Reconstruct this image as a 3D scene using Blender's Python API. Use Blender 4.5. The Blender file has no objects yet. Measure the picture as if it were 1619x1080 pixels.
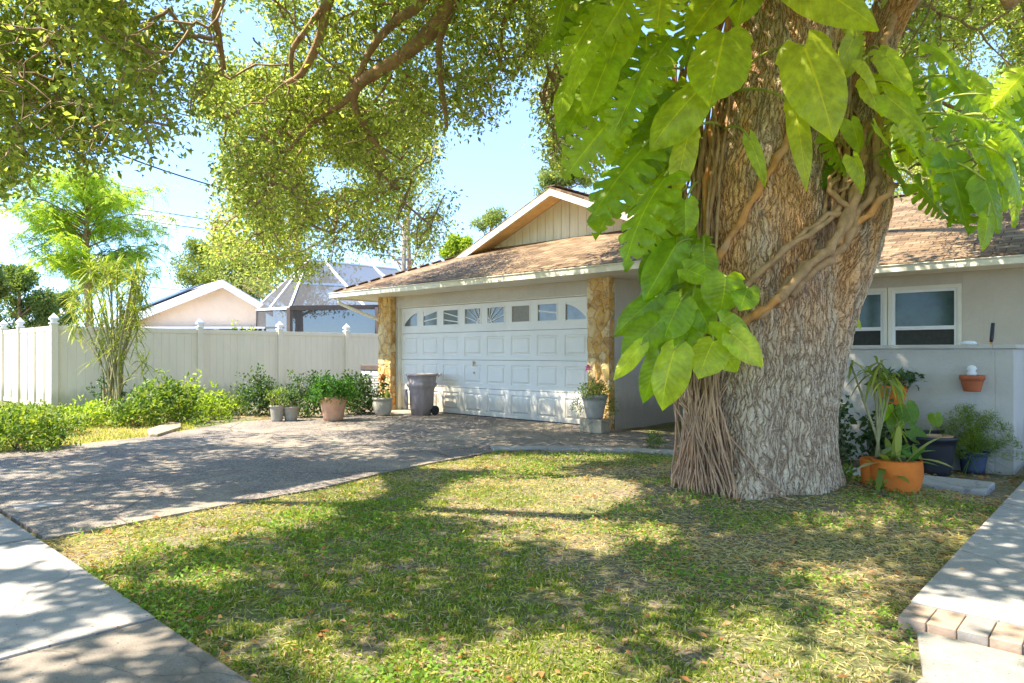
import bpy, math, random
import numpy as np
from mathutils import Vector
random.seed(7); RNG = np.random.default_rng(11)
C = bpy.context.scene.collection
PI = math.pi
# ------------------------------------------------------------------ survey frame
F, CX, HY, EYE = 1090.0, 809.5, 558.0, 1.2
UU = np.array([.7373, -.6756]); VV = np.array([.6756, .7373])
def hw(u, v, z=0.0): return (u*UU[0]+v*VV[0], u*UU[1]+v*VV[1], z)
def gp(x, y, z=0.0):
    s = F*(EYE-z)/(y-HY); return ((x-CX)/F*s, s, z)
def at(x, y, Y): return ((x-CX)/F*Y, Y, EYE+(HY-y)/F*Y)
def proj(P):
    P = np.atleast_2d(P); Y = np.maximum(P[:, 1], 1e-3)
    return CX+F*P[:, 0]/Y, HY-F*(P[:, 2]-EYE)/Y
SUN_EL = math.radians(58)
SH = np.array([.97, .243]); SH /= np.linalg.norm(SH)          # direction shadows fall, on the ground
# ------------------------------------------------------------------ object helpers
def tag(o, label=None, cat=None, group=None, kind=None):
    if label: o['label'] = label
    if cat: o['category'] = cat
    if group: o['group'] = group
    if kind: o['kind'] = kind
    return o
def empty(name, loc, label, cat, group=None):
    o = bpy.data.objects.new(name, None); C.objects.link(o); o.location = loc; o.empty_display_size = .1
    return tag(o, label, cat, group)
def root_loc(o):
    while o.parent: o = o.parent
    return o.location
def link(name, me, mat, parent=None, smooth=False, bevel=0.0):
    o = bpy.data.objects.new(name, me); C.objects.link(o)
    if mat: me.materials.append(mat)
    if parent is not None:
        l = root_loc(parent); me.transform(__import__('mathutils').Matrix.Translation(-l)); o.parent = parent
    if smooth: me.polygons.foreach_set('use_smooth', [True]*len(me.polygons))
    if bevel:
        b = o.modifiers.new('bevel', 'BEVEL'); b.width = bevel; b.segments = 2; b.limit_method = 'ANGLE'; b.angle_limit = .6
    me.update(); return o
class MB:
    def __init__(s): s.v = []; s.f = []
    def add(s, vs, fs):
        n = len(s.v); s.v += [tuple(map(float, p)) for p in vs]; s.f += [tuple(n+i for i in f) for f in fs]; return s
    def hexa(s, p): return s.add(p, [(0,3,2,1),(4,5,6,7),(0,1,5,4),(1,2,6,5),(2,3,7,6),(3,0,4,7)])
    def hbox(s, u0, u1, v0, v1, z0, z1):
        return s.hexa([hw(u0,v0,z0),hw(u1,v0,z0),hw(u1,v1,z0),hw(u0,v1,z0),hw(u0,v0,z1),hw(u1,v0,z1),hw(u1,v1,z1),hw(u0,v1,z1)])
    def box(s, x0, x1, y0, y1, z0, z1):
        return s.hexa([(x0,y0,z0),(x1,y0,z0),(x1,y1,z0),(x0,y1,z0),(x0,y0,z1),(x1,y0,z1),(x1,y1,z1),(x0,y1,z1)])
    def prism(s, poly, z0, z1):
        n = len(poly)
        a = sum(poly[i][0]*poly[(i+1) % n][1]-poly[(i+1) % n][0]*poly[i][1] for i in range(n))
        if a < 0: poly = poly[::-1]
        return s.add([(p[0],p[1],z0) for p in poly]+[(p[0],p[1],z1) for p in poly],
              [tuple(range(n))[::-1], tuple(range(n,2*n))]+[(i,(i+1)%n,n+(i+1)%n,n+i) for i in range(n)])
    def sweep(s, a, b, w, h, up=(0,0,1)):
        a = Vector(a); b = Vector(b); d = (b-a).normalized(); sd = d.cross(Vector(up)).normalized(); u = sd.cross(d)
        P = []
        for c in (a, b):
            for i, j in ((-1,-1),(1,-1),(1,1),(-1,1)): P.append(tuple(c+sd*(w/2*i)+u*(h/2*j)))
        return s.add(P, [(0,1,2,3)[::-1],(4,5,6,7)[::-1][::-1],(0,1,5,4),(1,2,6,5),(2,3,7,6),(3,0,4,7)])
    def tube(s, pts, rad, n=8, cap=True):
        pts = [Vector(p) for p in pts]; m = len(pts)
        if not hasattr(rad, '__len__'): rad = [rad]*m
        vs = []; prev = None
        for i, p in enumerate(pts):
            t = (pts[min(i+1,m-1)]-pts[max(i-1,0)])
            t = t.normalized() if t.length > 1e-9 else Vector((0,0,1))
            if prev is None: a = t.orthogonal().normalized()
            else:
                a = prev-t*prev.dot(t); a = a.normalized() if a.length > 1e-6 else t.orthogonal().normalized()
            prev = a; b = t.cross(a)
            for k in range(n):
                q = 2*PI*k/n; vs.append(p+(a*math.cos(q)+b*math.sin(q))*rad[i])
        fs = [(i*n+k, i*n+(k+1)%n, (i+1)*n+(k+1)%n, (i+1)*n+k) for i in range(m-1) for k in range(n)]
        if cap: fs += [tuple(range(n))[::-1], tuple((m-1)*n+k for k in range(n))]
        return s.add(vs, fs)
    def lathe(s, c, prof, n=32, sx=1, sy=1):
        vs = []; m = len(prof)
        for r, z in prof:
            for k in range(n):
                q = 2*PI*k/n; vs.append((c[0]+r*sx*math.cos(q), c[1]+r*sy*math.sin(q), c[2]+z))
        fs = [(i*n+k, i*n+(k+1)%n, (i+1)*n+(k+1)%n, (i+1)*n+k) for i in range(m-1) for k in range(n)]
        if prof[0][0] > 0: fs.append(tuple(range(n))[::-1])
        return s.add(vs, fs)
    def build(s, name, mat, parent=None, smooth=False, bevel=0.0):
        me = bpy.data.meshes.new(name); me.from_pydata(s.v, [], s.f)
        return link(name, me, mat, parent, smooth, bevel)
def npmesh(name, V, tris, mat, parent=None, var=None, uv=None, smooth=False, quads=False):
    me = bpy.data.meshes.new(name); k = 4 if quads else 3
    V = np.ascontiguousarray(V, dtype=np.float32); T = np.ascontiguousarray(tris, dtype=np.int32)
    me.vertices.add(len(V)); me.vertices.foreach_set('co', V.ravel())
    me.loops.add(T.size); me.loops.foreach_set('vertex_index', T.ravel())
    me.polygons.add(len(T)); me.polygons.foreach_set('loop_start', np.arange(0, T.size, k, dtype=np.int32))
    me.polygons.foreach_set('loop_total', np.full(len(T), k, dtype=np.int32))
    if var is not None:
        a = me.attributes.new('var', 'FLOAT', 'POINT'); a.data.foreach_set('value', np.asarray(var, dtype=np.float32))
    me.update(calc_edges=True)
    if uv is not None:
        l = me.uv_layers.new(name='UVMap'); l.data.foreach_set('uv', np.asarray(uv, dtype=np.float32)[T.ravel()].ravel())
    return link(name, me, mat, parent, smooth)
# smooth value noise
_H = RNG.random((256, 256))
def vn(x, y, sc=1.0, octv=3):
    r = 0; a = 1; t = 0
    for o in range(octv):
        X = np.asarray(x)*sc; Y = np.asarray(y)*sc; i = np.floor(X).astype(int); j = np.floor(Y).astype(int)
        fx = X-i; fy = Y-j; fx = fx*fx*(3-2*fx); fy = fy*fy*(3-2*fy)
        g = lambda a, b: _H[a % 256, b % 256]
        r = r+a*((g(i,j)*(1-fx)+g(i+1,j)*fx)*(1-fy)+(g(i,j+1)*(1-fx)+g(i+1,j+1)*fx)*fy)
        t += a; a *= .5; sc *= 2.03; x = np.asarray(x)+17.3
    return r/t
def inpoly(px, py, poly):
    px = np.asarray(px); py = np.asarray(py); r = np.zeros(px.shape, bool); n = len(poly)
    for i in range(n):
        x0, y0 = poly[i]; x1, y1 = poly[(i+1) % n]
        if y0 == y1: continue
        c = ((y0 > py) != (y1 > py)) & (px < (x1-x0)*(py-y0)/(y1-y0)+x0); r ^= c
    return r
# ------------------------------------------------------------------ materials
class NT:
    def __init__(s, name):
        s.m = bpy.data.materials.new(name); s.m.use_nodes = True; s.t = s.m.node_tree; s.t.nodes.clear()
        s.out = s.n('ShaderNodeOutputMaterial')
    def n(s, ty, inp=None, **kw):
        x = s.t.nodes.new(ty)
        for k, v in kw.items(): setattr(x, k, v)
        for k, v in (inp or {}).items(): s.set(x, k, v)
        return x
    def set(s, x, k, v):
        i = x.inputs[k]
        if isinstance(v, bpy.types.NodeSocket): s.t.links.new(v, i)
        elif isinstance(v, bpy.types.Node): s.t.links.new(v.outputs[0], i)
        else:
            if isinstance(v, tuple) and len(v) == 3 and i.type == 'RGBA': v = v+(1,)
            i.default_value = v
    def co(s, kind='Object', scale=(1,1,1)):
        c = s.n('ShaderNodeTexCoord')
        return s.n('ShaderNodeMapping', {'Vector': c.outputs[kind], 'Scale': scale}).outputs[0]
    def noise(s, vec, scale, detail=4, rough=.55, dist=0.0):
        return s.n('ShaderNodeTexNoise', {'Vector': vec, 'Scale': scale, 'Detail': detail, 'Roughness': rough, 'Distortion': dist}).outputs[0]
    def ramp(s, fac, stops, interp='LINEAR'):
        r = s.n('ShaderNodeValToRGB', {'Fac': fac}); r.color_ramp.interpolation = interp; e = r.color_ramp.elements
        while len(e) < len(stops): e.new(.5)
        for q, (p, c) in zip(e, stops):
            q.position = p; q.color = (c if isinstance(c, tuple) else (c,c,c))+(1,)
        return r.outputs[0]
    def mix(s, f, a, b, mode='MIX'):
        x = s.n('ShaderNodeMix', data_type='RGBA', blend_type=mode)
        s.set(x, 0, f); s.set(x, 6, a); s.set(x, 7, b); return x.outputs[2]
    def math(s, op, a, b=0.0, c=0.0, clamp=False):
        x = s.n('ShaderNodeMath', operation=op, use_clamp=clamp); s.set(x, 0, a); s.set(x, 1, b)
        if op in ('MULTIPLY_ADD', 'SMOOTH_MIN', 'SMOOTH_MAX'): s.set(x, 2, c)
        return x.outputs[0]
    def bump(s, h, strength=.5, dist=.01, nrm=None):
        d = {'Height': h, 'Strength': strength, 'Distance': dist}
        if nrm: d['Normal'] = nrm
        return s.n('ShaderNodeBump', d).outputs[0]
    def bsdf(s, col, rough=.8, nrm=None, spec=.3, metal=0.0, **kw):
        d = {'Base Color': col, 'Roughness': rough, 'Specular IOR Level': spec, 'Metallic': metal}
        if nrm is not None: d['Normal'] = nrm
        d.update(kw); return s.n('ShaderNodeBsdfPrincipled', d)
    def fin(s, sh):
        s.t.links.new(sh.outputs[0], s.out.inputs[0]); return s.m
def plain(name, base, rough=.8, var=.12, scale=6.0, bump=.0, bsc=40.0, bd=.004, spec=.3, metal=0.0, dirt=None, dirtamt=.5, cscale=(1,1,1), splash=None):
    k = NT(name); v = k.co('Object', cscale)
    n1 = k.noise(v, scale, 6, .6)
    lo = tuple(c*(1-var) for c in base); hi = tuple(min(1, c*(1+var)) for c in base)
    col = k.ramp(n1, [(.3, lo), (.7, hi)])
    if dirt:
        n2 = k.noise(v, scale*.35, 7, .7, .4)
        col = k.mix(k.ramp(n2, [(.5, 0.0), (.72, dirtamt)]), col, dirt)
    if splash:
        z = k.n('ShaderNodeSeparateXYZ', {0: k.co()}).outputs[2]; zn = k.math('ADD', z, k.math('MULTIPLY', k.noise(k.co('Object', (9,9,2)), 1.0, 6, .7), -.5))
        col = k.mix(k.math('MULTIPLY', k.ramp(zn, [(0.0, 1.0), (.22, 0.0)]), .6), col, splash)
    nr = k.bump(k.noise(v, bsc, 5, .6), bump, bd) if bump else None
    return k.fin(k.bsdf(col, rough, nr, spec, metal))
def leafmat(name, cols, trans=.45, rough=.5, spec=.35, tcol=None, patch=0.0, veins=False, tmul=1.5):
    k = NT(name)
    a = k.n('ShaderNodeAttribute', attribute_name='var').outputs['Fac']
    n = len(cols); col = k.ramp(a, [(i/(n-1), c) for i, c in enumerate(cols)])
    if patch:
        col = k.mix(k.ramp(k.noise(k.co(), 1.3, 3), [(.42, 0.0), (.62, patch)]), col, k.mix(1.0, col, (1.35,1.2,.7), 'MULTIPLY'))
    nr = None; r = rough
    if veins:
        uv = k.n('ShaderNodeTexCoord').outputs['UV']; sep = k.n('ShaderNodeSeparateXYZ', {0: uv})
        s_ = k.math('ABSOLUTE', k.math('SUBTRACT', sep.outputs[1], .5))
        mid = k.ramp(s_, [(.008, 1.0), (.02, 0.0)])
        lt = k.math('MULTIPLY', k.math('SUBTRACT', sep.outputs[0], k.math('MULTIPLY', s_, .35)), 62.0)
        wv = k.math('SINE', lt)
        lat = k.ramp(wv, [(.93, 0.0), (1.0, .22)])
        col = k.mix(k.math('MAXIMUM', k.math('MULTIPLY', mid, .8), lat), col, k.mix(1.0, col, (1.9,1.5,1.4), 'MULTIPLY'))
        col = k.mix(k.ramp(k.noise(k.co(), 16, 6, .7), [(.66, 0.0), (.74, .6)]), col, (.42,.33,.06))
        blot = k.ramp(k.noise(k.co(), 9, 4, .65), [(.35, .72), (.7, 1.2)])
        col = k.mix(1.0, col, blot, 'MULTIPLY')
        nr = k.bump(wv, .22, .004)
    p = k.bsdf(col, r, nr, spec)
    tc = k.mix(1.0, col, tuple(c*tmul for c in (tcol or (1.25,1.2,.45))), 'MULTIPLY')
    t = k.n('ShaderNodeBsdfTranslucent', {'Color': tc})
    if nr is not None: k.set(t, 'Normal', nr)
    return k.fin(k.n('ShaderNodeMixShader', {0: trans, 1: p.outputs[0], 2: t.outputs[0]}))

def m_ground():
    k = NT('ground_soil'); v = k.co('Object')
    a = k.noise(v, 1.1, 6, .62); b = k.noise(v, 34, 5, .7); c = k.noise(v, 130, 3, .7)
    fine = k.ramp(b, [(.28, (.10,.08,.062)), (.46, (.24,.19,.135)), (.6, (.42,.345,.23)), (.75, (.6,.52,.37))])
    grn = k.ramp(b, [(.32, (.07,.09,.025)), (.55, (.19,.24,.055)), (.72, (.36,.38,.12))])
    col = k.mix(k.ramp(a, [(.44, 0.0), (.6, .75)]), fine, grn)
    col = k.mix(.5, col, k.ramp(c, [(.3, .45), (.7, 1.0)]), 'MULTIPLY')
    h = k.math('ADD', b, k.math('MULTIPLY', c, .5))
    return k.fin(k.bsdf(col, .95, k.bump(h, .9, .02), .1))
def m_drive():
    k = NT('driveway_aggregate'); v = k.co('Object')
    vo = k.n('ShaderNodeTexVoronoi', {'Vector': v, 'Scale': 95.0}); big = k.noise(v, .7, 7, .62, .3)
    peb = k.ramp(vo.outputs['Color'], [(.1, (.11,.092,.083)), (.5, (.23,.195,.17)), (.85, (.43,.37,.31))])
    col = k.mix(.75, peb, k.ramp(k.noise(v, 26, 4, .7), [(.35, .55), (.65, 1.0)]), 'MULTIPLY')
    col = k.mix(k.ramp(big, [(.46, 0.0), (.64, .6)]), col, (.46,.38,.28))
    col = k.mix(k.ramp(k.noise(v, .42, 5, .7), [(.52, 0.0), (.68, .45)]), col, (.11,.095,.09))
    ms = k.n('ShaderNodeTexVoronoi', {'Vector': v, 'Scale': .55}, feature='DISTANCE_TO_EDGE')
    crk = k.ramp(ms.outputs[0], [(0.0, .7), (.009, 0.0)])
    col = k.mix(crk, col, (.06,.05,.045))
    return k.fin(k.bsdf(col, .85, k.bump(vo.outputs['Distance'], .6, .006), .25))
def m_conc(name, base, stain, amt=.6, sc=.8, spec=.2):
    k = NT(name); v = k.co('Object')
    f = k.noise(v, 150, 3, .8); m = k.noise(v, 9, 6, .65); b = k.noise(v, sc, 7, .68, .5)
    col = k.ramp(f, [(.25, tuple(c*.62 for c in base)), (.5, base), (.8, tuple(min(1, c*1.2) for c in base))])
    col = k.mix(.45, col, k.ramp(m, [(.3, .6), (.6, 1.0)]), 'MULTIPLY')
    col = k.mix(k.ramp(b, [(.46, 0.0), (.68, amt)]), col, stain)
    ms = k.n('ShaderNodeTexVoronoi', {'Vector': k.n('ShaderNodeVectorMath', {0: v, 1: k.n('ShaderNodeVectorMath', {0: k.n('ShaderNodeTexNoise', {'Vector': v, 'Scale': 3.0, 'Detail': 5.0}).outputs['Color'], 3: .35}, operation='SCALE').outputs[0]}, operation='ADD').outputs[0], 'Scale': .6}, feature='DISTANCE_TO_EDGE')
    col = k.mix(k.ramp(ms.outputs[0], [(0.0, .65), (.005, 0.0)]), col, tuple(c*.3 for c in base))
    pit = k.ramp(k.noise(v, 60, 2, .5), [(.28, 1.0), (.34, 0.0)])
    col = k.mix(pit, col, tuple(c*.35 for c in base))
    return k.fin(k.bsdf(col, .9, k.bump(k.math('ADD', f, k.math('MULTIPLY', m, 2.0)), .35, .006), spec))
def m_bark(name, orange=True, disp=.019):
    k = NT(name); tc = k.n('ShaderNodeTexCoord'); uv = tc.outputs['UV']
    wob = k.n('ShaderNodeTexNoise', {'Vector': k.n('ShaderNodeMapping', {'Vector': uv, 'Scale': (9,5,1)}).outputs[0], 'Scale': 1.0, 'Detail': 5.0})
    wv = k.n('ShaderNodeVectorMath', {0: wob.outputs['Color'], 1: (.5,.5,.5)}, operation='SUBTRACT')
    ws = k.n('ShaderNodeVectorMath', {0: wv.outputs[0], 3: .11}, operation='SCALE')
    wu = k.n('ShaderNodeVectorMath', {0: uv, 1: ws.outputs[0]}, operation='ADD').outputs[0]
    v1 = k.n('ShaderNodeTexVoronoi', {'Vector': k.n('ShaderNodeMapping', {'Vector': wu, 'Scale': (44,6.4,1)}).outputs[0], 'Scale': 1.0}, feature='DISTANCE_TO_EDGE').outputs[0]
    v2 = k.n('ShaderNodeTexVoronoi', {'Vector': k.n('ShaderNodeMapping', {'Vector': wu, 'Scale': (100,28,1)}).outputs[0], 'Scale': 1.0}, feature='DISTANCE_TO_EDGE').outputs[0]
    ob = k.co('Object'); fn = k.noise(ob, 55, 6, .7)
    vary = k.ramp(k.noise(ob, 4.5, 5, .6), [(.3, .55), (.65, 1.0)])
    ridge = k.math('MINIMUM', k.math('MULTIPLY', v1, 4.0), 1.0)
    r2 = k.math('MINIMUM', k.math('MULTIPLY', v2, 4.0), 1.0)
    h = k.math('ADD', k.math('MULTIPLY', k.math('MULTIPLY', ridge, vary), .75), k.math('ADD', k.math('MULTIPLY', r2, .22), k.math('MULTIPLY', fn, .3)))
    col = k.ramp(h, [(.1, (.15,.095,.06)), (.32, (.40,.275,.18)), (.58, (.68,.51,.35)), (1.0, (.82,.66,.48))])
    col = k.mix(k.ramp(k.noise(ob, 1.6, 4), [(.4, 0.0), (.7, .4)]), col, k.mix(1.0, col, (.95,.88,.8), 'MULTIPLY'))
    if orange:
        sz = k.n('ShaderNodeSeparateXYZ', {0: ob}).outputs[2]
        m = k.math('MULTIPLY', k.ramp(k.noise(k.co('Object', (3.2,3.2,.7)), 1.0, 5, .65), [(.40, 0.0), (.56, 1.0)]), k.ramp(k.math('MULTIPLY', sz, .25), [(.26, 0.0), (.45, 1.0)]))
        col = k.mix(m, col, k.mix(1.0, col, (1.25,.92,.6), 'MULTIPLY'))
    p = k.bsdf(col, .95, k.bump(k.math('ADD', fn, r2), .5, .012), .1)
    d = k.n('ShaderNodeDisplacement', {'Height': h, 'Midlevel': .6, 'Scale': disp})
    k.t.links.new(d.outputs[0], k.out.inputs['Displacement']); k.m.displacement_method = 'BOTH'
    return k.fin(p)
def m_shingle():
    k = NT('roof_shingle'); uv = k.n('ShaderNodeTexCoord').outputs['UV']
    br = k.n('ShaderNodeTexBrick', {'Vector': uv, 'Color1': (.0,.0,.0,1), 'Color2': (1,1,1,1), 'Mortar': (.5,.5,.5,1), 'Scale': 1.0, 'Mortar Size': .006, 'Brick Width': .28, 'Row Height': .14, 'Mortar Smooth': .2})
    ob = k.co('Object')
    col = k.ramp(br.outputs[0], [(0, (.14,.092,.055)), (.5, (.23,.155,.093)), (1, (.33,.23,.14))])
    col = k.mix(br.outputs['Fac'], col, (.05,.03,.022))
    col = k.mix(.7, col, k.ramp(k.noise(ob, 70, 4, .75), [(.3, .45), (.7, 1.15)]), 'MULTIPLY')
    col = k.mix(k.ramp(k.noise(ob, 1.1, 6, .7, .6), [(.48, 0.0), (.68, .5)]), col, (.42,.3,.19))
    sep = k.n('ShaderNodeSeparateXYZ', {0: uv}).outputs[1]
    saw = k.math('FRACT', k.math('DIVIDE', sep, .14))
    h = k.math('ADD', k.math('MULTIPLY', saw, -.6), k.math('MULTIPLY', br.outputs['Fac'], -.6))
    return k.fin(k.bsdf(col, .92, k.bump(h, .9, .02), .15))
def m_stone():
    k = NT('ledge_stone'); v = k.co('Object'); 
    w = k.n('ShaderNodeTexNoise', {'Vector': v, 'Scale': 4.0, 'Detail': 3.0})
    wv = k.n('ShaderNodeVectorMath', {0: w.outputs['Color'], 3: .22}, operation='SCALE').outputs[0]
    vv = k.n('ShaderNodeVectorMath', {0: v, 1: wv}, operation='ADD').outputs[0]
    mp = k.n('ShaderNodeMapping', {'Vector': vv, 'Scale': (7.5,7.5,4.6)}).outputs[0]
    cell = k.n('ShaderNodeTexVoronoi', {'Vector': mp, 'Scale': 1.0}).outputs['Color']
    ed = k.n('ShaderNodeTexVoronoi', {'Vector': mp, 'Scale': 1.0}, feature='DISTANCE_TO_EDGE').outputs[0]
    cs = k.n('ShaderNodeSeparateXYZ', {0: cell}).outputs[0]
    n = k.noise(v, 14, 6, .7)
    col = k.ramp(cs, [(.1, (.58,.28,.05)), (.4, (.75,.47,.14)), (.65, (.8,.6,.3)), (.9, (.66,.36,.08))])
    col = k.mix(k.ramp(n, [(.42, 0.0), (.66, .8)]), col, (.7,.56,.36))
    col = k.mix(k.ramp(k.noise(v, 7, 5, .7), [(.5, 0.0), (.68, .75)]), col, (.27,.11,.025))
    col = k.mix(k.ramp(ed, [(.005, .7), (.03, 0.0)]), col, (.2,.11,.05))
    h = k.math('ADD', k.math('MINIMUM', k.math('MULTIPLY', ed, 5.0), .9), k.math('MULTIPLY', n, .5))
    d = k.n('ShaderNodeDisplacement', {'Height': h, 'Midlevel': .8, 'Scale': .02})
    k.t.links.new(d.outputs[0], k.out.inputs['Displacement']); k.m.displacement_method = 'BOTH'
    return k.fin(k.bsdf(col, .9, k.bump(n, .5, .01), .15))
def m_stucco(name, base, stain=(.3,.29,.27)):
    k = NT(name); v = k.co('Object')
    a = k.noise(v, 1.2, 7, .65, .4); b = k.noise(v, 85, 4, .7); c = k.noise(k.co('Object', (7,7,.8)), 1.0, 6, .7)
    col = k.ramp(a, [(.3, tuple(x*.9 for x in base)), (.7, tuple(x*1.05 for x in base))])
    col = k.mix(k.ramp(c, [(.56, 0.0), (.8, .35)]), col, stain)
    z = k.n('ShaderNodeSeparateXYZ', {0: k.co()}).outputs[2]; zn = k.math('ADD', z, k.math('MULTIPLY', k.noise(k.co('Object', (7,7,2)), 1.0, 6, .7), -.55))
    col = k.mix(k.math('MULTIPLY', k.ramp(zn, [(0.0, 1.0), (.25, 0.0)]), .55), col, (.26,.23,.18))
    return k.fin(k.bsdf(col, .92, k.bump(k.math('ADD', b, k.math('MULTIPLY', k.noise(v, 22, 3), 1.5)), .8, .008), .15))
MT = {}
MT['ground'] = m_ground(); MT['drive'] = m_drive()
MT['walk'] = m_conc('walk_concrete', (.42,.395,.365), (.3,.26,.22), .5)
MT['side'] = m_conc('sidewalk_concrete', (.39,.365,.345), (.30,.26,.22), .45, .9)
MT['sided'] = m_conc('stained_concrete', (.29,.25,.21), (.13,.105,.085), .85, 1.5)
MT['pad'] = m_conc('pad_concrete', (.36,.335,.29), (.27,.24,.2), .5, 2.0)
MT['block'] = m_conc('block_concrete', (.42,.35,.24), (.25,.21,.16), .5, 4.0)
MT['bark'] = m_bark('oak_bark'); MT['limb'] = plain('limb_bark', (.42,.27,.16), .95, .35, 9, .8, 30, .02, .1, cscale=(1,1,1))
MT['capsh'] = plain('ridge_shingle', (.27,.17,.11), .9, .3, 30, .5, 60); MT['shingle'] = m_shingle(); MT['stone'] = m_stone()
MT['stucco'] = m_stucco('grey_stucco', (.60,.54,.44)); MT['stucco2'] = m_stucco('wall_stucco', (.58,.54,.47))
MT['trim'] = plain('cream_trim', (.78,.74,.62), .55, .06, 3, .1, 30, dirt=(.45,.38,.26), dirtamt=.35)
MT['siding'] = plain('gable_siding', (.74,.71,.6), .7, .08, 4, .2, 40, dirt=(.42,.4,.33), dirtamt=.3, cscale=(4,4,.6))
MT['soffit'] = plain('soffit_wood', (.78,.52,.24), .8, .15, 4, .2, 40)
MT['door'] = plain('door_white', (.8,.76,.67), .45, .04, 2.0, .1, 60, .002, .4, dirt=(.6,.56,.46), dirtamt=.4, splash=(.42,.36,.26))
MT['glassd'] = plain('tinted_glass', (.16,.18,.17), .12, .3, 6, spec=.6)
MT['glassw'] = plain('window_glass', (.035,.07,.05), .12, .45, 3.5, spec=.35)
MT['screenm'] = plain('insect_screen', (.05,.052,.045), .8, .2, 20)
MT['board'] = plain('pane_cover', (.30,.28,.24), .8, .1, 20)
MT['brass'] = plain('brass', (.5,.38,.2), .4, .1, 20, metal=.8)
MT['vinyl'] = plain('vinyl_fence', (.77,.69,.52), .5, .05, 1.6, .05, 30, spec=.35, dirt=(.5,.47,.32), dirtamt=.45, cscale=(2,2,.6), splash=(.36,.36,.2))
MT['cap'] = plain('vinyl_white', (.85,.84,.8), .45, .04, 3)
MT['terra'] = plain('terracotta', (.72,.19,.03), .8, .14, 7, .35, 60, .003, .2, dirt=(.65,.36,.16), dirtamt=.4)
MT['terra2'] = plain('faded_terracotta', (.58,.33,.2), .85, .14, 7, .35, 60, .003, .2, dirt=(.62,.5,.38), dirtamt=.7)
MT['terra3'] = plain('red_clay', (.42,.12,.05), .8, .14, 9, .3, 60, .003, .2)
MT['black'] = plain('black_plastic', (.02,.02,.025), .45, .25, 5, .1, 30, spec=.5, dirt=(.09,.09,.1), dirtamt=.5)
MT['blue'] = plain('blue_plastic', (.045,.065,.11), .5, .2, 6, .1, 30, spec=.4, dirt=(.12,.15,.2), dirtamt=.4)
MT['greypot'] = plain('grey_pot', (.36,.33,.27), .85, .15, 8, .4, 50, .004, dirt=(.22,.2,.16), dirtamt=.5)
MT['swan'] = plain('weathered_pot', (.46,.43,.35), .85, .18, 12, .5, 40, .005, dirt=(.24,.22,.17), dirtamt=.6)
MT['bin'] = plain('brown_plastic', (.34,.28,.26), .6, .14, 4, .15, 30, dirt=(.46,.41,.38), dirtamt=.55, cscale=(3,3,.7))
MT['soil'] = plain('pot_soil', (.06,.045,.03), .95, .4, 30, .8, 60, .01)
MT['white'] = plain('white_paint', (.8,.8,.78), .5, .05, 5)
MT['brick'] = plain('paver_brick', (.40,.29,.21), .9, .2, 14, .5, 90, .004, dirt=(.32,.26,.22), dirtamt=.6)
MT['brickg'] = plain('grey_paver', (.3,.27,.24), .9, .2, 14, .5, 90, .004, dirt=(.28,.24,.2), dirtamt=.6)
MT['stem'] = plain('vine_stem', (.42,.25,.12), .8, .3, 14, .5, 50, .005)
MT['stemo'] = plain('orange_stem', (.6,.27,.08), .75, .3, 10, .5, 40, .005, dirt=(.5,.4,.3), dirtamt=.7)
MT['root'] = plain('aerial_root', (.46,.28,.165), .9, .35, 5, .4, 60, .004)
MT['pet'] = plain('petiole', (.35,.4,.07), .5, .2, 10)
MT['twig'] = plain('twig', (.34,.24,.15), .9, .3, 10)
MT['yolk'] = plain('cane_stem', (.3,.27,.13), .85, .3, 18, .5, 40)
MT['metal'] = plain('dark_bronze', (.12,.09,.07), .6, .15, 5)
MT['alu'] = plain('white_aluminium', (.7,.7,.68), .5, .08, 5)
MT['peach'] = m_stucco('peach_stucco', (.76,.57,.4), (.6,.45,.33))
MT['groof'] = plain('pale_roof', (.42,.41,.4), .85, .15, 5, .3, 60)
MT['solar'] = plain('solar_panel', (.03,.035,.05), .25, .2, 5, spec=.6)
MT['pole'] = plain('utility_pole_wood', (.3,.24,.18), .9, .2, 5)
MT['wire'] = plain('wire', (.05,.05,.055), .7, .1, 5)
MT['pink'] = plain('pink_petal', (.85,.2,.4), .6, .1, 20)
MT['red'] = plain('orange_petal', (.8,.16,.03), .6, .1, 20)
MT['dead'] = leafmat('dead_leaf', [(.22,.09,.03),(.42,.2,.07),(.5,.33,.16),(.3,.17,.09)], .15, .8, .15)
MT['oak'] = leafmat('oak_leaf', [(.10,.14,.035),(.2,.25,.06),(.33,.37,.1),(.46,.47,.16)], .58, .45, .4, patch=.4, tcol=(1.12,1.15,.6), tmul=1.75)
MT['lawn'] = leafmat('grass_blade', [(.10,.16,.02),(.2,.27,.035),(.33,.36,.07),(.5,.45,.2),(.62,.53,.34),(.52,.42,.27)], .35, .7, .15)
MT['weed'] = leafmat('weed_leaf', [(.08,.16,.02),(.16,.28,.035),(.3,.4,.06)], .35, .6, .2)
MT['vine'] = leafmat('vine_leaf', [(.13,.25,.014),(.27,.42,.02),(.42,.56,.03),(.58,.66,.07)], .56, .36, .45, veins=True, tcol=(1.2,1.12,.3), tmul=1.6)
MT['cover'] = leafmat('groundcover_leaf', [(.05,.1,.02),(.1,.18,.03),(.2,.28,.045),(.32,.36,.07)], .4, .5, .35, patch=.5)
MT['bushd'] = leafmat('dark_bush_leaf', [(.03,.065,.02),(.06,.12,.035),(.12,.19,.06)], .35, .45, .45)
MT['green'] = leafmat('bright_leaf', [(.04,.12,.015),(.08,.2,.03),(.14,.28,.05)], .4, .5, .35)
MT['lime'] = leafmat('lime_leaf', [(.2,.3,.03),(.3,.4,.05),(.4,.48,.07)], .5, .5, .3)
MT['feather'] = leafmat('feathery_leaf', [(.18,.29,.03),(.3,.42,.05),(.42,.54,.09)], .5, .5, .3)
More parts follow.
